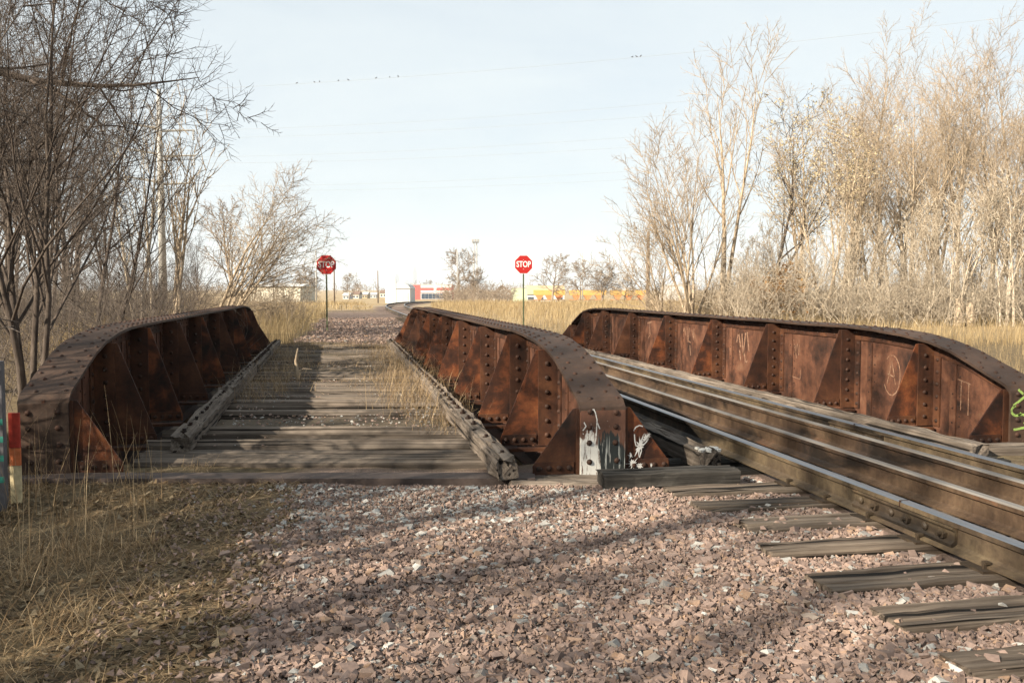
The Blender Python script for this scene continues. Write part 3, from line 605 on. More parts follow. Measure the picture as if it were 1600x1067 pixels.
N = 6000; x = rng.uniform(-1.6, 6.5, N); y = rng.uniform(24.9, 50, N); k = gravel_mask(x, y) > .5; x, y = x[k], y[k]
stones('ballast', 'pink ballast spread beyond the far end of the timber deck', np.stack([x, y], 1), gz(x, y) + .02, rng.uniform(.05, .12, len(x)), rng.beta(2.4, 2.4, len(x)) * .9)
# soil and small stones gathered on the deck
sx_ = np.linspace(-1.4, 1.25, 70); sz_ = np.linspace(9.2, 25.2, 200); SX, SZ = np.meshgrid(sx_, sz_); SY = (SZ - .1908 * SX) / .9816
band = sstep(.42, .62, fbm(SX * .35, SZ, 1.1, 21)); H = -.16 + .09 * sstep(10.8, 14, SZ) + .115 * band * (.6 + .4 * sstep(14, 20, SZ)) + .13 * sstep(9.72, 9.85, SZ) * (1 - sstep(10.75, 10.9, SZ)) + .03 * (fbm(SX, SY, 5, 22) - .47)
ii = np.arange(SX.size).reshape(SX.shape); sf = np.stack([ii[:-1, :-1], ii[:-1, 1:], ii[1:, 1:], ii[1:, :-1]], -1).reshape(-1, 4)
tag(link('deck_soil', mesh('deck_soil', np.stack([SX, SY, H], -1).reshape(-1, 3), sf, [plain('soil', (.085, .063, .04), .95, .5, 20)], True)), 'dark soil and leaf mould gathered between the deck planks', 'soil', kind='stuff')
N = 2600; x = rng.uniform(-1.3, 1.2, N); zc = rng.uniform(8.6, 19, N); k = (fbm(x * .5, zc, 1.3, 23) > .5) | ((zc > 9.8) & (zc < 10.85)); x, zc = x[k], zc[k]
stones('deck_gravel', 'small pale stones scattered over the deck planks', np.stack([x, (zc - .1908 * x) / .9816], 1), np.full(len(x), .012), rng.uniform(.012, .04, len(x)), rng.uniform(.3, 1, len(x)))

def tubes(pts, rad, n):
    B, S, _ = pts.shape; d = np.gradient(pts, axis=1); d /= np.linalg.norm(d, axis=2, keepdims=True) + 1e-9
    ref = np.where(np.abs(d[:, :1, 2:3]) > .9, np.array([1., 0, 0]), np.array([0, 0, 1.])); u = np.cross(d, np.broadcast_to(ref, d.shape)); u /= np.linalg.norm(u, axis=2, keepdims=True) + 1e-9; w = np.cross(d, u)
    a = np.arange(n) * 2 * np.pi / n; v = pts[:, :, None] + rad[:, :, None, None] * (u[:, :, None] * np.cos(a)[:, None] + w[:, :, None] * np.sin(a)[:, None])
    i = np.arange(S - 1)[:, None]; j = np.arange(n)[None]; q = np.stack([i * n + j, i * n + (j + 1) % n, (i + 1) * n + (j + 1) % n, (i + 1) * n + j], -1).reshape(-1, 4)
    return v.reshape(-1, 3), (q[None] + (np.arange(B) * S * n)[:, None, None]).reshape(-1, 4)
# ------------------------------------------------------------------ grass
def blades(pos, h, w, lean, bend, mat, name, label, seg=3, az=None, rnd=None, cat='grass'):
    n = len(pos); az = rng.uniform(0, 2 * np.pi, n) if az is None else az; d = np.stack([np.cos(az), np.sin(az), np.zeros(n)], -1); s = np.stack([-np.sin(az), np.cos(az), np.zeros(n)], -1)
    v = np.zeros((n, seg + 1, 2, 3)); p = pos.copy(); ang = lean.copy()
    for k in range(seg + 1):
        ww = (w * (1 - .85 * k / seg))[:, None]; v[:, k, 0] = p - s * ww / 2; v[:, k, 1] = p + s * ww / 2
        st = (h / seg)[:, None]; p = p + st * (np.sin(ang)[:, None] * d + np.cos(ang)[:, None] * np.array([0, 0, 1.])); ang = ang + bend / seg
    base = np.arange(seg) * 2; q = np.stack([base, base + 1, base + 3, base + 2], -1); f = (q[None] + (np.arange(n) * 2 * (seg + 1))[:, None, None]).reshape(-1, 4)
    rnd = rng.random(n) if rnd is None else rnd
    o = link(name, mesh(name, v.reshape(-1, 3), f, [mat], False, {'rnd': np.repeat(rnd, 2 * (seg + 1))})); return tag(o, label, cat, kind='stuff')
def P3(x, y, dz=0.0): return np.stack([x, y, gz(x, y) + dz], -1)
# foreground left: tangled dry grass
N = 42000; x = rng.uniform(-4.6, -.1, N); y = rng.uniform(2.6, 8.2, N); zc = .1908 * x + .9816 * y; u = 528 + x * 1426 / zc
edge = np.interp(zc, [3.4, 4.5, 5.6, 6.6, 7.5], [170, 215, 260, 330, 330]) + 110 * (fbm(x, y, 1.3, 31) - .47) * 2
k = (u > -120) & (u < edge) & (rng.random(N) < .15 + .85 * sstep(.38, .55, fbm(x, y, 2.2, 32))); x, y, u = x[k], y[k], u[k]
n = len(x); blades(P3(x, y, -.01), rng.uniform(.08, .34, n) * (.35 + 1.1 * fbm(x, y, 1.8, 33)) * (1 + .5 * sstep(150, 0, u)) * (1 - .5 * sstep(5.8, 6.8, y)), rng.uniform(.003, .006, n), rng.uniform(.4, 1.6, n), rng.uniform(.2, 1.9, n), M['straw'], 'dry_grass', 'tangled dry grass in the shaded left foreground', 3)
N = 30000; x = rng.uniform(-3.6, .45, N); y = rng.uniform(2.6, 8.0, N); zc = .1908 * x + .9816 * y; u = 528 + x * 1426 / zc
k = (u > -60) & (gravel_mask(x, y) < .55) & (zc < 7.3) & (rng.random(N) < .3 + .7 * (fbm(x, y, 2.0, 34) > .45)); x, y = x[k], y[k]; n = len(x)
blades(P3(x, y, .006), rng.uniform(.05, .18, n), rng.uniform(.003, .006, n), rng.uniform(1.25, 1.6, n), rng.uniform(-.1, .2, n), M['straw'], 'grass_litter', 'flattened straw and stems lying on the bare soil beside the gravel', 2)
N = 15000; x = rng.uniform(-3.4, .5, N); y = rng.uniform(2.6, 8.0, N); zc = .1908 * x + .9816 * y; k = (gravel_mask(x, y) < .6) & (zc < 7.3) & (fbm(x, y, 1.7, 36) > .40); x, y = x[k], y[k]; n = len(x)
blades(P3(x, y, .012), rng.uniform(.02, .06, n), rng.uniform(.015, .04, n), rng.uniform(1.0, 1.7, n), rng.uniform(-.8, .8, n), M['litter'], 'leaf_litter', 'brown fallen leaves on the soil left of the gravel', 2, cat='leaves')
# tall seed stalks in front of the left girder
N = 150; x = rng.uniform(-2.9, -1.3, N); zc = rng.uniform(4.6, 7.2, N); y = (zc - .1908 * x) / .9816; n = N
blades(P3(x, y), rng.uniform(.35, .85, n), rng.uniform(.004, .006, n), rng.uniform(0, .25, n), rng.uniform(.1, .7, n), M['straw'], 'seed_stalks', 'tall dry seed stalks standing before the left girder end', 5)
# deck tufts
def tufts(spots, name, label, hmax, mat=M['straw'], per=170, spread=.22):
    px = []; py = []; hh = []
    for X, ZC, sc in spots:
        n = int(per * sc); a = rng.normal(0, spread * sc, n); b_ = rng.normal(0, spread * sc, n); px.append(X + a); py.append((ZC - .1908 * X) / .9816 + b_); hh.append(rng.uniform(.4, 1, n) * hmax * sc)
    px = np.concatenate(px); py = np.concatenate(py); hh = np.concatenate(hh); n = len(px)
    return blades(np.stack([px, py, np.full(n, -.03)], -1), hh, rng.uniform(.003, .007, n), rng.uniform(.05, .9, n), rng.uniform(.4, 1.7, n), mat, name, label, 4)
tufts([(1.12, 9.6, .7), (1.2, 10.4, .9), (1.05, 11.1, 1.1), (.95, 11.9, 1.2), (1.2, 12.6, 1.2), (.85, 13.2, 1.2), (1.1, 14.1, 1.3), (.75, 15.0, 1.1), (1.15, 15.6, 1.2), (1.0, 17, 1.2), (1.2, 18.4, 1.2), (.9, 19.6, 1.1), (1.1, 21.2, 1.2), (.9, 23.0, 1.2)], 'deck_grass', 'bright tufts of dry grass along the right guard timber of the deck', .48)
tufts([(-1.15, 12.3, .9), (-.95, 13.2, 1.1), (-1.2, 14.2, 1.2), (-.8, 15.2, .9), (-1.2, 16.6, 1.1), (-.7, 17.6, .8), (-1.1, 19, 1.1), (-1.2, 21, 1.2), (-.6, 22.6, 1), (.0, 23.6, .9), (-1.0, 24.4, 1.3), (.5, 24.4, 1.0)], 'deck_grass', 'shaded tufts of dry grass on the left half of the deck', .42)
N = 2600; x = rng.uniform(-1.3, 1.1, N); zc = rng.uniform(12.8, 24.5, N); k = fbm(x * .4, zc, 1.1, 21) > .5; x, zc = x[k], zc[k]; n = len(x)
blades(np.stack([x, (zc - .1908 * x) / .9816, np.full(n, .01)], -1), rng.uniform(.06, .2, n), rng.uniform(.004, .008, n), rng.uniform(.6, 1.6, n), rng.uniform(0, .8, n), M['straw'], 'deck_grass', 'short flattened grass growing across the middle of the deck', 3)
# a dead branch stuck upright between the planks
pts = np.array([[[0, 0, -.1], [.015, .01, .14], [-.01, .0, .30], [.03, 0, .52]]]); v1, f1 = tubes(pts, np.array([[.034, .03, .024, .012]]), 7); pts2 = np.array([[[.0, 0, .12], [.12, .02, .17], [.26, .02, .16]]]); v2, f2 = tubes(pts2, np.array([[.012, .009, .005]]), 5)
x_, y_ = at(462, 15.3); tag(link('dead_branch', mesh('dead_branch', np.concatenate([v1, v2]), np.concatenate([f1, f2 + len(v1)]), [M['bark_tan']], True), None, (x_, y_, 0)), 'short broken dead branch standing upright on the shaded left half of the deck', 'branch')
# banks and fields
def field(name, label, N, xr, yr, cond, h, w, mat=M['field'], seg=2):
    x = rng.uniform(*xr, N); y = yr[0] + (yr[1] - yr[0]) * rng.random(N) ** 1.35; zc = .1908 * x + .9816 * y; u = 528 + x * 1426 / np.maximum(zc, 1)
    k = (u > -80) & (u < 1700) & (zc > 4) & cond(x, y, u, zc); x, y, zc = x[k], y[k], zc[k]; n = len(x)
    hh = rng.uniform(h[0], h[1], n) * (.5 + fbm(x, y, .35, 41))
    blades(P3(x, y, -.02), hh, rng.uniform(w[0], w[1], n) * np.clip(zc / 30, .5, 2.5), rng.uniform(.05, .5, n), rng.uniform(.2, .9, n), mat, name, label, seg, rnd=np.clip(rng.random(n) * .75 + .5 * (fbm(x, y, .25, 42) - .3), 0, 1))
field('bank_grass', 'tall dry grass on the bank behind the left girder and stop sign', 22000, (-9, 0), (24.3, 60), lambda x, y, u, zc: (gravel_mask(x, y) < .3) & (x > -8 - .1 * y) & (u < 545 - (zc - 25) * .4), (.35, .95), (.008, .016))
field('field_grass', 'pale dry grass field behind the right girder', 52000, (5.8, 48), (22, 110), lambda x, y, u, zc: (x > 6.8 + .02 * (y - 22)) & (u > 640) & (np.abs(x - 4.25 - np.clip(y - 60, 0, 200) ** 2 * .0019) > 3.2) & (np.abs(y - 88 - .02 * x) > 2), (.28, .72), (.008, .016))
field('verge_grass', 'dry grass on the slope outside the right girder', 12000, (7.1, 22), (6.5, 24), lambda x, y, u, zc: (x > 7.2) & (u < 1680), (.15, .5), (.006, .012))
field('meadow_grass', 'low straw coloured meadow left of the distant track', 16000, (-45, 3), (50, 130), lambda x, y, u, zc: (u > 380) & (gravel_mask(x, y) < .3) & (np.abs(y - 88 - .02 * x) > 2.5), (.2, .6), (.012, .03))

# ------------------------------------------------------------------ trees
def grow(r, P, D, L, Rr, spec, up0=.05):
    """spec: list per level of dict(seg, wig, up, sides, kids, ang, ratio, start, taper, rr)"""
    out = []
    for lv, s in enumerate(spec):
        B = len(P); S = s['seg']; pts = np.zeros((B, S + 1, 3)); dirs = np.zeros((B, S + 1, 3)); p = P.copy(); d = D.copy(); pts[:, 0] = p; dirs[:, 0] = d
        for k in range(S):
            d = d + r.normal(0, s['wig'], (B, 3)) + np.array([0, 0, s['up']]); d /= np.linalg.norm(d, axis=1)[:, None]; p = p + d * (L / S)[:, None]; pts[:, k + 1] = p; dirs[:, k + 1] = d
        t = np.linspace(0, 1, S + 1); rad = Rr[:, None] * (1 - s['taper'] * t)[None]; out.append((pts, rad, s['sides']))
        K = s.get('kids', 0)
        if not K: break
        tt = s['start'] + (1 - s['start']) * (np.arange(K)[None] + r.random((B, K))) / K; f = tt * S; i0 = np.minimum(f.astype(int), S - 1); fr = (f - i0)[..., None]; bi = np.arange(B)[:, None]
        cp = pts[bi, i0] * (1 - fr) + pts[bi, i0 + 1] * fr; cd = dirs[bi, np.minimum(i0 + 1, S)]; cr_ = rad[bi, i0] * (1 - fr[..., 0]) + rad[bi, i0 + 1] * fr[..., 0]
        az = (np.arange(K)[None] * 2.4 + r.uniform(0, 6.28, (B, 1)) + r.normal(0, .5, (B, K))); ang = R(s['ang']) * r.uniform(.65, 1.3, (B, K))
        ref = np.where(np.abs(cd[..., 2:3]) > .9, np.array([1., 0, 0]), np.array([0, 0, 1.])); uu = np.cross(cd, ref); uu /= np.linalg.norm(uu, axis=-1, keepdims=True); ww = np.cross(cd, uu)
        nd = np.cos(ang)[..., None] * cd + np.sin(ang)[..., None] * (np.cos(az)[..., None] * uu + np.sin(az)[..., None] * ww)
        nl = L[:, None] * s['ratio'] * (1.15 - .6 * tt) * r.uniform(.6, 1.25, (B, K))
        P = cp.reshape(-1, 3); D = nd.reshape(-1, 3); L = nl.reshape(-1); Rr = np.maximum((cr_ * s['rr']).reshape(-1), s.get('rmin', .004))
    return out
def spec(k1, k2, k3, a1=38, a2=42, a3=45, up=.06, wig=.09, start=.3, r1=.52, r2=.5, r3=.5, tw=.006, ts=2):
    s = [dict(seg=8, wig=wig * .6, up=up * .6, sides=7, kids=k1, ang=a1, ratio=r1, start=start, taper=.93, rr=.55),
         dict(seg=6, wig=wig, up=up, sides=5, kids=k2, ang=a2, ratio=r2, start=.2, taper=.75, rr=.5, rmin=tw * 1.6),
         dict(seg=4, wig=wig * 1.3, up=up * .7, sides=3, kids=k3, ang=a3, ratio=r3, start=.15, taper=.7, rr=.5, rmin=tw)]
    s.append(dict(seg=ts, wig=wig * 1.6, up=up * .5, sides=3, taper=.6)); return s
def tree_meshes(seed, H, r0, sp, stems=1, lean=(0, 0), fan=.0, trunk_levels=2, limbs=()):
    r = np.random.default_rng(seed); D = np.array([[lean[0], lean[1], 1.0]] * stems) + r.normal(0, fan, (stems, 3)) * np.array([1, 1, .1]); D /= np.linalg.norm(D, axis=1)[:, None]
    P = np.zeros((stems, 3)); P[:, :2] = r.normal(0, .12 if stems > 1 else 0, (stems, 2)); P[:, 2] = -.15
    Ls = H * r.uniform(.8, 1.05, stems) * np.where(np.arange(stems) == 0, 1.0, .92); Rs = r0 * r.uniform(.75, 1.05, stems)
    for z_, dv, l_, r_ in limbs:                       # heavy limbs that leave the trunk low down
        P = np.vstack([P, [lean[0] * z_, lean[1] * z_, z_]]); D = np.vstack([D, np.array(dv) / np.linalg.norm(dv)]); Ls = np.append(Ls, l_); Rs = np.append(Rs, r_)
    g = grow(r, P, D, Ls, Rs, sp)
    res = []
    for part in (g[:trunk_levels], g[trunk_levels:]):
        vs = []; fs = []; b = 0
        for pts, rad, n in part: v, f = tubes(pts, rad, n); vs.append(v); fs.append(f + b); b += len(v)
        res.append((np.concatenate(vs), np.concatenate(fs)))
    tips = np.concatenate([g[-1][0][:, k] for k in (1, 2, -1)]); return res, tips
TREE_CACHE = {}
ORD = ['first', 'second', 'third', 'fourth', 'fifth', 'sixth', 'seventh', 'eighth', 'ninth', 'tenth', 'eleventh', 'twelfth', 'thirteenth', 'fourteenth', 'fifteenth', 'sixteenth']
def place(us, u): return ORD[sorted(us).index(u)]
def tree(name, label, xy, seed, H, r0, sp, mat, stems=1, lean=(0, 0), fan=0.0, group=None, leaves=None, key=None, rz=0, sc=1.0, tl=2, cat='tree', limbs=()):
    x, y = xy; root = empty(name, (x, y, float(gz(x, y))), label, cat, group, rz); root.scale = (sc, sc, sc)
    if key is not None and key in TREE_CACHE: tm, cm = TREE_CACHE[key]; tips = None
    else:
        ((tv, tf), (cv, cf)), tips = tree_meshes(seed, H, r0, sp, stems, lean, fan, tl, limbs)
        tm = mesh('trunk', tv, tf, [mat], True); cm = mesh('crown', cv, cf, [mat], True)
        if key is not None: TREE_CACHE[key] = (tm, cm)
    link('trunk', tm, root); link('crown', cm, root)
    if leaves and tips is not None:
        lm, cnt, size = leaves; r = np.random.default_rng(seed + 1); k = r.choice(len(tips), min(cnt, len(tips)), replace=False); c0 = tips[k] + r.normal(0, .04, (len(k), 3)); n = len(k)
        m3 = rot_rand(n, r); q = np.array([(-.5, -.3, 0), (.5, -.3, .12), (.5, .3, 0), (-.5, .3, .12)]) * size; v = np.einsum('nij,kj->nki', m3, q) * r.uniform(.6, 1.3, (n, 1, 1)) + c0[:, None]
        f = (np.arange(4)[None] + 4 * np.arange(n)[:, None]); tag(link('leaves', mesh('leaves', v.reshape(-1, 3), f, [lm], False, {'rnd': np.repeat(r.random(n), 4)}), root), kind='stuff')
    return root
dense = lambda **k: spec(12, 9, 7, **k)
# left side
tree('bare_tree', 'grey many-stemmed bare tree in the left corner in front of the thicket', at(36, 13.2), 11, 8.5, .062, spec(18, 12, 8, 36, 42, 46, .04, .11, .14, .50, .48, .45, .0036), M['bark_dark'], 4, (.09, 0), .17)
tree('bare_tree', 'big dark bare tree with thick limbs reaching in from the left edge', at(-130, 17), 12, 12.5, .26, spec(9, 9, 8, 62, 45, 48, .05, .12, .30, .62, .5, .45, .006), M['bark_dark'], 1, (.06, 0), .0, limbs=((6.6, (1, .1, -.22), 4.9, .10), (7.8, (1, -.1, -.16), 4.4, .085)))
tree('bare_tree', 'slim reddish bare tree left of the tall pale pole', at(150, 21), 13, 7.4, .075, spec(12, 9, 6, 30, 38, 45, .08, .08, .2, .45, .45, .45, .006), M['bark_dark'], 2, (.08, 0), .14)
tree('sapling', 'pale slender saplings rising just left of the tall pole', at(222, 27), 14, 7.6, .07, spec(9, 5, 4, 28, 36, 42, .10, .06, .3, .36, .42, .45, .008), M['bark_pale'], 3, (.02, 0), .07)
tree('sapling', 'pale sapling with stout upswept branches right of the tall pole', at(272, 28), 15, 6.8, .085, spec(8, 4, 2, 30, 34, 38, .13, .06, .28, .48, .45, .42, .011), M['bark_tan'], 3, (.14, 0), .10)
tree('arching_shrub', 'arching bare shrub leaning right towards the left stop sign', at(338, 32), 16, 5.6, .075, spec(9, 8, 6, 36, 40, 42, -.01, .08, .2, .55, .5, .5, .007), M['bark_tan'], 6, (.46, -.1), .30, cat='shrub')
tree('bare_tree', 'hazy round bare tree far behind the arching shrub', at(365, 95), 17, 11, .28, spec(12, 10, 8, 45, 45, 45, .05, .10, .25, .55, .5, .5, .022), M['bark_far'])
lsp = spec(12, 9, 8, 36, 42, 45, .06, .09, .2, .48, .5, .5, .0055)
lb = [(10, 24, 8.5), (70, 27, 9.5), (110, 31, 9), (168, 38, 6.5), (60, 40, 12), (118, 46, 11), (-20, 33, 12), (205, 62, 6.5), (310, 60, 5.5), (395, 62, 4.6), (430, 70, 4.6), (20, 52, 14)]
for k, (u_, z_, h_) in enumerate(lb):
    tree('thicket_tree', '%s thin brown bare tree from the left in the thicket behind the left girder' % place([q[0] for q in lb], u_), at(u_, z_), 40 + k % 5, 9.0, .09, lsp, M['bark_grey'], 3, (.03, 0), .16, 'thicket trees on the left', key='lt%d' % (k % 5), rz=k * 1.3, sc=h_ / 9.0)
# right side
tree('bare_tree', 'tall bare tree with two pale trunks, left end of the right grove', at(1128, 42), 21, 13.2, .15, spec(9, 7, 5, 30, 36, 40, .10, .07, .42, .42, .46, .48, .011), M['bark_tan'], 2, (0, 0), .07)
tree('bare_tree', 'multi-stemmed fan-shaped bare shrub tree below the tall twin trunk', at(1082, 40), 22, 8.3, .075, spec(9, 7, 5, 28, 34, 40, .06, .08, .25, .46, .46, .48, .009), M['bark_tan'], 8, (-.03, 0), .26)
tree('arching_shrub', 'low bare shrub leaning left, leftmost of the right grove', at(1040, 41), 23, 5.2, .05, spec(8, 7, 5, 34, 38, 42, .02, .08, .2, .48, .48, .48, .008), M['bark_tan'], 6, (-.40, 0), .25, cat='shrub')
tree('bare_tree', 'leaning dark trunk hung with pale dry seed leaves', at(1180, 43), 24, 9.5, .13, spec(9, 7, 5, 38, 42, 44, .09, .09, .35, .50, .48, .48, .009), M['bark_dark'], 2, (.36, 0), .10, leaves=(M['seedleaf'], 1500, .085))
tree('bare_tree', 'bare tree full of cream seed clusters in the middle of the right grove', at(1290, 42), 25, 9.0, .10, spec(11, 8, 5, 34, 40, 44, .08, .08, .3, .48, .48, .48, .009), M['bark_tan'], 3, (.05, 0), .13, leaves=(M['seedleaf'], 2000, .085))
tree('shrub', 'low shrub with rusty orange leaves under the leaning trunk', at(1225, 40), 26, 2.9, .035, spec(8, 6, 5, 40, 42, 44, .04, .1, .2, .5, .5, .5, .008), M['bark_tan'], 7, (0, 0), .4, leaves=(M['redleaf'], 1500, .10), cat='shrub')
rsp = spec(14, 10, 6, 29, 38, 44, .07, .085, .26, .44, .48, .48, .009)
rb = [(1250, 56, 13.5, 'tallest bare tree behind the seed-hung trees'), (1320, 53, 14.5, 'dense crowned bare tree right of the seed-hung trees'), (1385, 52, 13, ''), (1440, 50, 13.5, ''), (1500, 47, 12.5, ''), (1555, 50, 13.5, ''), (1610, 46, 12.5, ''), (1660, 52, 14, ''), (1470, 60, 15, ''), (1350, 64, 15, ''), (1580, 62, 15.5, ''), (1415, 46, 11, ''), (1535, 44, 11, ''), (1630, 56, 14.5, ''), (1360, 47, 10.5, '')]
for k, (u_, z_, h_, lab) in enumerate(rb):
    tree('bare_tree', lab or '%s tall twiggy tree from the left in the back row of the right grove' % place([q[0] for q in rb], u_), at(u_, z_), 60 + k % 5, 13, .14, rsp, M['bark_tan'], 2 + k % 2, (0, 0), .10, 'tall trees of the right grove', key='rt%d' % (k % 5), rz=k * 1.7, sc=h_ / 13)
ssp = spec(8, 6, 5, 26, 34, 42, .06, .08, .3, .40, .45, .48, .009)
sl = [(1160, 41, 4.5), (1215, 42, 5), (1262, 39, 4.2), (1330, 40, 5.5), (1370, 39, 5.0), (1410, 41, 6), (1450, 38.5, 5), (1490, 38, 6.5), (1530, 39, 6), (1575, 37, 6.5), (1615, 38, 6)]
for k, (u_, z_, h_) in enumerate(sl):
    tree('sapling', '%s thin pale sapling from the left in the brush below the right grove' % place([q[0] for q in sl], u_), at(u_, z_), 80 + k % 4, 5, .05, ssp, M['bark_pale'], 4, (.05 * (-1) ** k, 0), .16, 'saplings of the right grove', key='sp%d' % (k % 4), rz=k * 2.1, sc=h_ / 5)
for k, (u_, lab) in enumerate(((1498, 'left one of two thick pale stumps behind the right girder'), (1517, 'right one of two thick pale stumps behind the right girder'))):
    x_, y_ = at(u_, 37); r = np.random.default_rng(k); pts = np.stack([np.array([[0, 0, -.2], [.02, 0, .3], [.05 * (-1) ** k, 0, .8], [.02, .03, 1.15 - .2 * k]])]); v, f = tubes(pts, np.array([[.24, .19, .17, .15]]), 9)
    o = link('tree_stump', mesh('tree_stump', np.concatenate([v, [[.02, .03, 1.17 - .2 * k]]]), [tuple(q) for q in f] + [(27 + j, 27 + (j + 1) % 9, 36) for j in range(9)], [M['bark_tan']], True), None, (x_, y_, float(gz(x_, y_)))); tag(o, lab, 'stump')
# off to the left, beside and behind the photographer: the trees whose shade falls over the foreground
csp = spec(9, 6, 3, 44, 44, 46, .05, .09, .22, .55, .5, .5, .007)
for k, (x_, y_, h_, lab) in enumerate([(-8.2, 3.0, 7.6, 'left of the foreground grass'), (-7.4, 6.4, 6.6, 'left of the marker post'), (-20.5, -5.2, 18, 'tallest one far to the left'), (-22.5, -8.6, 19, 'far to the left and behind'), (-18, -6.9, 16.5, 'between the two tallest'), (-25, -7.5, 19.5, 'farthest of all')]):
    big = h_ > 10; tree('bare_tree', 'bare tree outside the picture, ' + lab, (x_, y_), 90 + k % 2 + 5 * big, 11, .24 if big else .15, csp, M['bark_grey'], 1 + big, (0, 0), .07, 'trees outside the picture', key='ct%d%d' % (k % 2, big), rz=k * 2.2, sc=h_ / 11)
# brush: uncountable stems
def brush(name, label, N, area, hr, mat, seed, rad=.008):
    r = np.random.default_rng(seed); P = area(r, N); P = P[np.isfinite(P[:, 0])]; n = len(P); P3_ = np.stack([P[:, 0], P[:, 1], gz(P[:, 0], P[:, 1]) - .05], -1)
    D = np.stack([r.normal(0, .35, n), r.normal(0, .35, n), np.ones(n)], -1); D /= np.linalg.norm(D, axis=1)[:, None]
    sp_ = [dict(seg=4, wig=.14, up=-.02, sides=3, kids=5, ang=40, ratio=.5, start=.2, taper=.6, rr=.65, rmin=rad * .7), dict(seg=2, wig=.2, up=-.02, sides=3, kids=2, ang=42, ratio=.5, start=.2, taper=.5, rr=.7, rmin=rad * .6), dict(seg=1, wig=.2, up=0, sides=3, taper=.5)]
    g = grow(r, P3_, D, r.uniform(hr[0], hr[1], n), r.uniform(.8, 1.6, n) * rad, sp_); vs = []; fs = []; b = 0
    for pts, rd_, k in g: v, f = tubes(pts, rd_, k); vs.append(v); fs.append(f + b); b += len(v)
    return tag(link(name, mesh(name, np.concatenate(vs), np.concatenate(fs), [mat], True)), label, 'brush', kind='stuff')
def region(us, zs):
    def a(r, N):
        u = r.uniform(*us, N); z = r.uniform(*zs, N); x, y = at(u, z); return np.stack([x, y], -1)
    return a
brush('brush', 'tangle of brown stems in the thicket behind the left girder', 1100, region((-60, 300), (15, 44)), (1.0, 3.0), M['bark_grey'], 1, .006)
def strip(r, N): return np.stack([r.uniform(-7.0, -4.6, N), r.uniform(2.6, 8.4, N)], -1)  # unseen brush, added to darken the left grass and the deck front
brush('brush', 'added thicket of tall stems outside the picture, shading the left foreground', 150, strip, (2.0, 4.4), M['bark_grey'], 9, .014)
brush('brush', 'low tan brush behind the arching shrub on the left', 420, region((280, 470), (30, 60)), (.8, 2.2), M['bark_tan'], 2, .009)
brush('brush', 'dense straw coloured stems at the foot of the right grove', 1250, region((1120, 1680), (36, 50)), (1.2, 3.6), M['bark_pale'], 3, .011)
brush('brush', 'tan brush at the left foot of the right grove', 330, region((1010, 1200), (39, 48)), (.8, 2.4), M['bark_tan'], 4, .010)

# ------------------------------------------------------------------ stop signs
m_red = plain('sign_red', (.45, .02, .018), .45, .12, 9); m_white = plain('sign_white', (.82, .82, .80), .5, .05); m_post = plain('sign_post_green', (.085, .10, .05), .7, .35, 12)
fc = bpy.data.curves.new('stop', 'FONT'); fc.body = 'STOP'; fc.size = .30; fc.align_x = 'CENTER'; fc.align_y = 'CENTER'; fc.extrude = .0015; fc.offset = .006
fo = bpy.data.objects.new('tmp', fc); C.objects.link(fo); dg = bpy.context.evaluated_depsgraph_get(); letters = bpy.data.meshes.new_from_object(fo.evaluated_get(dg)); letters.name = 'lettering'; letters.materials.clear(); letters.materials.append(m_white)
bpy.data.objects.remove(fo); bpy.data.curves.remove(fc)
xs_ = np.array([v.co.x for v in letters.vertices]); wid = xs_.max() - xs_.min()
def stop_sign(label, xy, zc_plate, W, rz):
    x, y = xy; z0 = float(gz(x, y)); root = empty('stop_sign', (x, y, z0), label, 'stop sign', 'stop signs beyond the bridge', rz); zp = zc_plate - z0; a = W / 2 / math.cos(R(22.5))
    MB().prism([(-.03, 0), (-.03, .012), (-.012, .012), (-.012, .03), (.012, .03), (.012, .012), (.03, .012), (.03, 0)], 'z', -.3, zp + W * .42).build('post', m_post, root)
    octo = [(a * math.cos(R(22.5 + 45 * k)), a * math.sin(R(22.5 + 45 * k))) for k in range(8)]
    pl = MB().prism([(p[0] * .955, p[1] * .955) for p in octo], 'y', -.012, -.009).build('panel', m_red, root, (0, 0, zp)); MB().prism(octo, 'y', -.009, -.004).build('border', m_white, pl)
    l = link('lettering', letters, pl, (0, -.0135, 0), (R(90), 0, 0)); l.scale = (W * .80 / wid, W / .75 * 1.12, 1)
    for dz in (-.25, .25): MB().tube((0, -.012, dz * W), (0, -.018, dz * W), .012, n=8).build('bolt', m_white, pl)
stop_sign('stop sign on a green post on the bank between the left and middle girders', at(511, 33.8), 2.45, .735, R(-6)); stop_sign('stop sign on a green post in the dry field behind the middle girder', at(818, 36.0), 2.52, .74, R(4))

# ------------------------------------------------------------------ marker panel and post at the left edge
x_, y_ = at(17, 6.72)
pr = empty('hazard_marker', (x_, y_, 0), 'narrow red, orange and cream striped marker stake in front of the left girder end', 'marker')
for nm, z0_, z1_, cc in (('red_band', .335, .60, (.36, .035, .02)), ('orange_band', .20, .332, (.5, .14, .05)), ('cream_band', -.15, .197, (.55, .45, .27))): MB().box(-.038, .038, -.012, .012, z0_, z1_).build(nm, plain('marker_' + nm, cc, .6, .35, 14), pr)
x_, y_ = at(-9, 6.6); pp = empty('marker_post', (x_, y_, 0), 'grey post with teal paint marks at the left edge of the picture', 'post')
MB().box(-.045, .045, -.04, .04, -.2, 1.0).build('post', plain('post_grey', (.10, .095, .10), .8, .3, 8), pp)
for z_ in (.10, .26, .40, .53): MB().box(-.047, .047, -.042, -.0405, z_, z_ + .045).build('paint_mark', plain('teal_paint', (.03, .20, .15), .6, .3, 30), pp)

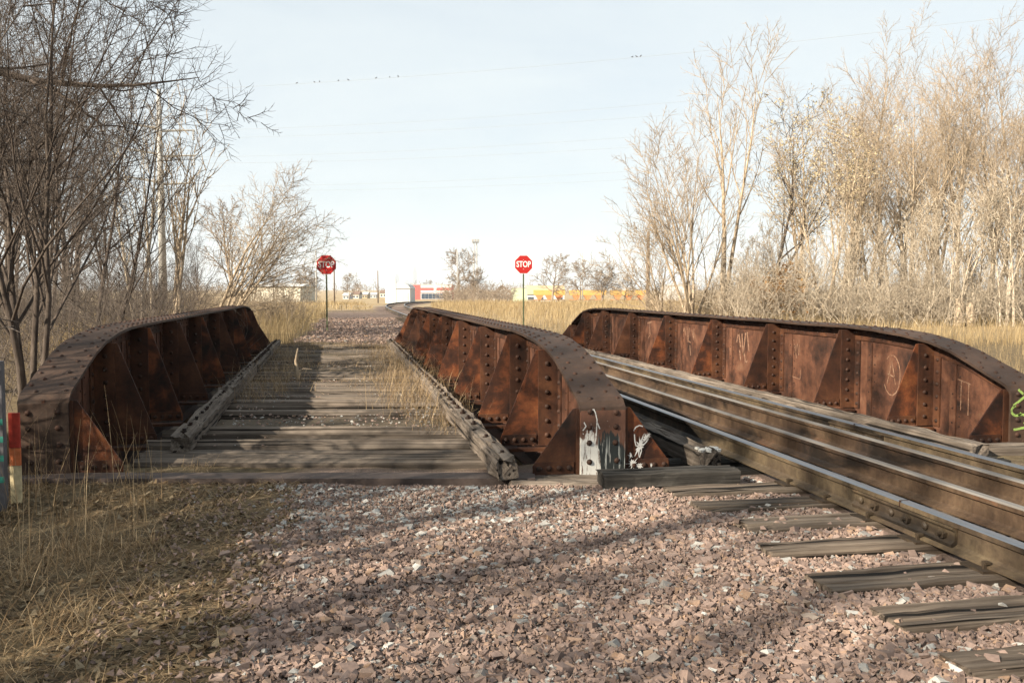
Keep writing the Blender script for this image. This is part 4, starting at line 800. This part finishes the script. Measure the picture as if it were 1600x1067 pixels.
# ------------------------------------------------------------------ poles, wires, birds
m_pole = plain('pole_grey', (.36, .35, .33), .8, .2, 3); m_polew = plain('pole_brown', (.16, .12, .09), .9, .3, 3); m_wire = plain('wire', (.32, .33, .34), .6, .1)
def big_pole(label, xy, topz, levels):
    x, y = xy; z0 = float(gz(x, y)); root = empty('utility_pole', (x, y, z0), label, 'utility pole'); MB().tube((0, 0, -.3), (0, 0, topz - z0), .34, .17, 12).build('pole', m_pole, root, smooth=True)
    for k, z in enumerate(levels):
        zz = z - z0; s = (1, .9, -1)[k]
        for sg, dz in ((-1, .45), (1, -.1)):
            a = MB(); a.tube((0, 0, zz + dz * .3), (sg * 2.6, .5 * sg, zz + dz * .5 + .25), .11, .06, 6); arm = a.build('crossarm', m_pole, root)
            q = MB()
            for i in range(5): q.tube((sg * 2.5, .5 * sg, zz + dz * .5 + .2 - i * .16), (sg * 2.5, .5 * sg, zz + dz * .5 + .1 - i * .16), .09, n=8)
            q.build('insulator', m_pole, arm)
    return root
pA = at(256, 72); pB = at(1760, 52); lv = [14.1, 12.1, 9.9]
big_pole('tall pale grey utility pole with three levels of crossarms above the left thicket', pA, 17.3, lv); big_pole('tall grey utility pole outside the picture on the right', pB, 16.9, lv)
def wire(p0, p1, sag, label, r=.008):
    n = 40; t = np.linspace(0, 1, n); pts = np.array(p0)[None] * (1 - t)[:, None] + np.array(p1)[None] * t[:, None]; pts[:, 2] -= sag * 4 * t * (1 - t); v, f = tubes(pts[None], np.full((1, n), r), 4); o0 = pts[0].copy()
    tag(link('power_line', mesh('power_line', v - o0, f, [m_wire]), None, o0), label, 'power line', 'power lines across the sky'); return pts
ends = {}
top = wire((pA[0], pA[1], 17.2), (pB[0], pB[1], 17.9), .7, 'topmost thin wire across the sky with birds on it')
names = ['upper', 'middle', 'lowest']
for k, z in enumerate(lv):
    for sg, wd in ((-1, 'rear'), (1, 'front')):
        wire((pA[0] + sg * 2.5, pA[1] + .5 * sg, z - .45 + .2 * (sg < 0)), (pB[0] + sg * 2.5, pB[1] + .5 * sg, z + .35 + .2 * (sg < 0)), .8 + .15 * (sg < 0), '%s wire of the %s pair of wires across the sky' % (wd, names[k]), .0065)
mb = MB(); m_bird = plain('bird_dark', (.05, .045, .045), .8, .2)
prof = [(-.20, .012, .06), (-.12, .03, .075), (-.05, .06, .09), (.02, .07, .11), (.07, .05, .15), (.10, .042, .185), (.135, .03, .19), (.165, .008, .185)]
bvv = [(x_, r_ * math.cos(2 * math.pi * i / 8), z_ + r_ * math.sin(2 * math.pi * i / 8)) for x_, r_, z_ in prof for i in range(8)]
bff = [(k * 8 + i, k * 8 + (i + 1) % 8, k * 8 + 8 + (i + 1) % 8, k * 8 + 8 + i) for k in range(7) for i in range(8)] + [tuple(range(8))[::-1], tuple(range(56, 64))]
mb.add(bvv, bff); mb.tube((.0, .02, .0), (.0, .02, .06), .006, n=4); mb.tube((.0, -.02, .0), (.0, -.02, .06), .006, n=4); bme = mesh('bird', mb.v, mb.f, [m_bird], True)
zcs = .1908 * top[:, 0] + .9816 * top[:, 1]; us = 528 + 1426 * top[:, 0] / zcs; ordw = ['first', 'second', 'third', 'fourth', 'fifth', 'sixth', 'seventh', 'eighth']
for k, u_ in enumerate([469, 496, 504, 533, 548, 591, 612, 625, 985, 991.5, 998]):
    p = [float(np.interp(u_, us, top[:, j])) for j in range(3)]; o = link('bird', bme, None, (p[0], p[1], p[2] + .01), (0, 0, (k * 2.4) % 6.28)); o.scale = (.55, .55, .55)
    tag(o, ('%s bird from the left on the topmost wire' % ordw[k]) if k < 8 else '%s of the three birds beside the tall right tree' % ('left', 'middle', 'right')[k - 8], 'bird', 'birds on the wire')
def pole(label, u_, zc_, topv, r=.12, mat=m_polew, arm=False):
    x, y = at(u_, zc_); z0 = float(gz(x, y)); zt = EYE + (452 - topv) / 1400 * zc_; root = empty('utility_pole', (x, y, z0), label, 'utility pole'); MB().tube((0, 0, -.3), (0, 0, zt - z0), r, r * .7, 8).build('pole', mat, root, smooth=True)
    if arm: MB().box(-1.1, 1.1, -.06, .06, zt - z0 - .7, zt - z0 - .55).build('crossarm', mat, root)
pole('thin grey pole just left of the left stop sign', 495, 150, 391, .13, m_pole); pole('thin dark pole just right of the left stop sign', 523, 170, 405, .16); pole('dark pole left of the white shed', 591, 260, 423, .2, m_polew, False)
pole('pale pole in front of the round bare tree', 715, 180, 391, .14, m_pole); pole('pale pole behind the yellow wagons', 910, 240, 396, .16, m_pole); pole('brown pole among the shrubs left of the right grove', 1012, 52, 362, .13)
x_, y_ = at(743, 260); z0 = float(gz(x_, y_)); zt = EYE + (452 - 380) / 1400 * 260; ft = empty('floodlight_tower', (x_, y_, z0), 'slender lattice floodlight tower behind the round bare tree', 'tower'); mb = MB()
for sx1 in (-.5, .5):
    for sy1 in (-.4, .4): mb.tube((sx1, sy1, -.3), (sx1 * .8, sy1 * .8, zt - z0), .11, n=5)
mb.build('mast', m_pole, ft); mb = MB()
for i in range(12):
    z_ = i * (zt - z0) / 12; mb.tube((-.5, -.4, z_), (.45, -.4, z_ + (zt - z0) / 12), .06, n=4)
mb.build('bracing', m_pole, ft); hd = MB().box(-1.0, 1.0, -.5, .5, zt - z0, zt - z0 + .25).build('platform', m_pole, ft)
for xx in (-.8, 0, .8): MB().box(xx - .28, xx + .28, -.7, -.3, zt - z0 + .3, zt - z0 + 1.0).build('floodlight', m_pole, ft)

# ------------------------------------------------------------------ distant buildings and wagons
m_wh = plain('wall_white', (.52, .52, .51), .7, .06, 2); m_cream = plain('wall_cream', (.62, .58, .48), .8, .08, 2); m_roofg = plain('roof_grey', (.45, .45, .45), .7, .1, 2); m_redw = plain('wall_red', (.55, .10, .09), .7, .1, 2)
m_glass = plain('window_dark', (.05, .07, .10), .25, .2, 2); m_tan = plain('wall_tan', (.46, .36, .22), .8, .1, 2); m_brownroof = plain('roof_brown', (.18, .12, .09), .85, .15, 2); m_yel = plain('wagon_yellow', (.50, .31, .09), .6, .12, 2); m_org = plain('wagon_orange', (.55, .20, .07), .6, .15, 2); m_green = plain('wall_green', (.42, .48, .34), .8, .1, 2)
def shed(name, label, u0, u1, zc_, topv, D=10, roof='gable', wall=m_wh, roofm=m_roofg, eave=.7, windows=0, cat='building', basez=None):
    xa, ya = at(u0, zc_); xb, yb = at(u1, zc_); cx_, cy_ = (xa + xb) / 2, (ya + yb) / 2; W = math.hypot(xb - xa, yb - ya); z0 = float(gz(cx_, cy_)) - .2; H = EYE + (452 - topv) / 1400 * zc_ - z0
    root = empty(name, (cx_, cy_, z0), label, cat, None, R(-11)); he = H * eave if roof != 'flat' else H
    wl = MB().box(-W / 2, W / 2, 0, D, 0, he)
    if roof == 'side': wl.prism([(-W / 2, he), (W / 2, he), (0, H - .15)], 'y', .05, D - .05)
    wl.build('wall', wall, root)
    if roof == 'gable': MB().prism([(-.4, he + .003), (D + .4, he + .003), (D / 2, H)], 'x', -W / 2 - .3, W / 2 + .3).build('roof', roofm, root)
    elif roof == 'side': MB().prism([(-W / 2 - .4, he - .1), (0, H - .12), (W / 2 + .4, he - .1), (W / 2 + .4, he + .12), (0, H + .1), (-W / 2 - .4, he + .12)], 'y', -.4, D + .4).build('roof', roofm, root)
    elif roof == 'arch': MB().prism([(-W / 2 - .2, he + .003)] + [(-W / 2 * math.cos(math.pi * i / 10), he + .003 + (H - he) * math.sin(math.pi * i / 10)) for i in range(1, 10)] + [(W / 2 + .2, he + .003)], 'y', -.3, D + .3).build('roof', roofm, root)
    else: MB().box(-W / 2 - .15, W / 2 + .15, -.15, D + .15, he + .003, he + .25).build('roof', roofm, root)
    for k in range(windows):
        xx = -W / 2 + W * (k + .5) / windows; w_ = MB().box(xx - W / windows * .3, xx + W / windows * .3, -.06, -.003, he * .35, he * .7).build('window', m_glass, root)
    return root, W, he
shed('long_shed', 'long cream shed behind the arching shrub on the left', 392, 470, 190, 443, 14, 'gable', m_cream, m_wh, .86)
r_, W, he = shed('white_shed', 'white shed with an arched roof left of the red striped building', 607, 641, 300, 442, 16, 'arch', m_wh, m_wh, .72); MB().box(W * .12, W * .42, -.07, -.003, .0, he * .7).build('door', m_roofg, r_)
o = MB().box(-1.05, 1.05, -.2, .2, -.3, 4.6).build('white_billboard', m_wh, None, (*at(611, 175), float(gz(*at(611, 175)))), (0, 0, R(-20))); tag(o, 'plain upright white billboard in front of the white shed', 'billboard')
r_, W, he = shed('striped_building', 'low red and white striped building in the distance, left of the round bare tree', 644, 706, 400, 445, 18, 'flat', m_redw, m_wh, 1.0)
MB().box(-W * .28, W / 2 + .02, -.12, -.003, he * .80, he * .98).build('stripe', m_wh, r_); MB().box(-W * .28, W / 2 + .02, -.14, -.003, he * .50, he * .62).build('stripe', m_wh, r_); MB().box(-W * .28, W / 2 + .02, -.10, -.003, .3, he * .46).build('wall_panel', m_wh, r_)
for k in range(8): MB().box(-W * .26 + k * W * .092, -W * .26 + k * W * .092 + W * .082, -.2, -.11, he * .08, he * .42).build('window', m_glass, r_)
MB().box(W * .05, W * .12, -.2, -.13, he * .45, he * 1.0).build('panel', m_wh, r_)
shed('small_house', 'small house with a brown gable roof behind the field', 771, 797, 230, 446, 8, 'side', m_wh, m_brownroof, .55, 2); shed('green_shed', 'pale green shed right of the small brown roofed house', 799, 824, 260, 450, 8, 'flat', m_green, m_roofg, 1)
shed('tan_building', 'tan roofed building left of the yellow wagons', 822, 882, 300, 446, 12, 'gable', m_wh, m_tan, .5, 4)
shed('white_trailer', 'white trailer seen through the shrubs right of the wagons', 1034, 1072, 260, 446, 4, 'flat', m_wh, m_wh, 1)
rt = np.random.default_rng(4)
far_labels = ['tiny white house on the horizon right of the left stop sign', 'tiny grey roofed house on the horizon', 'tiny tan house left of the dark pole', 'tiny white shed at the foot of the dark pole', 'small pale shed left of the white shed']
for k, (u0, u1, v_) in enumerate([(536, 546, 457), (551, 561, 455), (566, 574, 456), (578, 588, 457), (594, 604, 453)]): shed('distant_house', far_labels[k], u0, u1, 420 + 20 * k, v_, 10, 'gable', (m_wh, m_cream, m_tan, m_wh, m_cream)[k], (m_roofg, m_brownroof, m_roofg)[k % 3], .6, 2)
for k, (u0, u1, lab) in enumerate(((832, 884, 'leftmost of three yellow hopper wagons'), (888, 948, 'middle one of three yellow hopper wagons'), (952, 1012, 'rightmost of three yellow hopper wagons'))):
    xa, ya = at(u0, 280); xb, yb = at(u1, 280); L = math.hypot(xb - xa, yb - ya); cx_, cy_ = (xa + xb) / 2, (ya + yb) / 2; z0 = float(gz(cx_, cy_)); root = empty('hopper_wagon', (cx_, cy_, z0), lab + ' beyond the field', 'wagon', 'hopper wagons', R(-11)); a = L / 2 - .3
    MB().prism([(-a, 4.1), (a, 4.1), (a, 2.9), (a - .2, 2.5), (-a + .2, 2.5), (-a, 2.9)], 'y', -1.4, 1.4).build('body', m_yel, root)
    for q in range(3): c0 = -a * .62 + q * a * .62; MB().prism([(c0 - 1.3, 2.497), (c0 + 1.3, 2.497), (c0 + .4, 1.1), (c0 - .4, 1.1)], 'y', -1.3, 1.3).build('hopper', m_org, root)
    MB().box(-a, a, -.3, .3, .95, 1.15).build('frame', m_org, root)
    for q in (-.78, .78):
        for w_ in (-.6, .6): MB().tube((q * a + w_ * 1.4, -.8, .45), (q * a + w_ * 1.4, .8, .45), .45, n=12).build('wheel', M['dark_rust'], root)
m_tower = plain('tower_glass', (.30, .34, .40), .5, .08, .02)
for lab, u0, u1, tv, zz in (('tallest hazy office tower on the skyline, with a stepped top', 645.5, 652.5, 418, 4200), ('second hazy office tower on the skyline, left of the tallest', 617.5, 624.5, 428, 4200), ('low hazy office block between the two skyline towers', 632, 640, 438, 4200), ('low hazy block on the skyline right of the tallest tower', 658, 672, 441, 4300), ('faint low block on the skyline right of the left stop sign', 560, 572, 443, 4400)):
    xa, ya = at(u0, zz); xb, yb = at(u1, zz); W = xb - xa; z0 = float(gz(xa, ya)); H = EYE + (452 - tv) / 1400 * zz - z0; root = empty('office_tower', ((xa + xb) / 2, ya, z0), lab, 'tower', 'city skyline')
    MB().box(-W / 2, W / 2, 0, W, -1, H * .86).build('shaft', m_tower, root); MB().box(-W * .33, W * .33, W * .1, W * .8, H * .86 + .003, H).build('crown_block', m_tower, root)
# far trees and the wooded horizon
fsp = spec(14, 11, 9, 60, 50, 48, .05, .1, .22, .60, .52, .5, .035)
for k, (u_, z_, h_, lab) in enumerate([(716, 200, 10.5, 'round bare tree by the pale pole, left of the floodlight tower'), (738, 215, 8, 'smaller bare tree at the foot of the floodlight tower'), (862, 200, 10, 'loose bare tree behind the tan roofed building'), (905, 215, 9, 'bare tree behind the middle yellow wagon'), (940, 225, 9.5, 'bare tree behind the gap between two yellow wagons'), (975, 230, 7, 'bare tree behind the rightmost yellow wagon'), (545, 330, 9, 'hazy bare tree right of the left stop sign'), (478, 240, 9, 'hazy bare tree at the end of the cream shed'), (668, 500, 9, 'hazy tree behind the red striped building')]):
    tree('distant_tree', lab, at(u_, z_), 110 + k % 3, 10, .28, fsp, M['bark_far'], 1 + k % 2, (0, 0), .12, 'distant bare trees', key='ft%d' % (k % 3), rz=k * 1.9, sc=h_ / 10)
brush('scrub', 'pale scrub between the field and the distant buildings', 300, region((690, 800), (110, 170)), (1.2, 3.0), M['bark_far'], 6, .03)
brush('far_woods', 'hazy strip of far-off woods along the horizon', 700, region((-200, 1800), (700, 1600)), (7, 14), M['bark_far'], 7, .30)

# ------------------------------------------------------------------ haze
hz = MB().box(-6800, 6800, -6800, 6800, -7.5, 175).build('haze', None or bpy.data.materials.new('haze_air')); hz['kind'] = 'stuff'; hz['label'] = 'pale winter haze filling the air'
hm = hz.data.materials[0]; hm.use_nodes = True; hm.node_tree.nodes.clear(); ho = hm.node_tree.nodes.new('ShaderNodeOutputMaterial'); hv = hm.node_tree.nodes.new('ShaderNodeVolumePrincipled')
hv.inputs['Color'].default_value = (.90, .95, 1, 1); hv.inputs['Density'].default_value = .00011; hm.node_tree.links.new(hv.outputs[0], ho.inputs['Volume'])
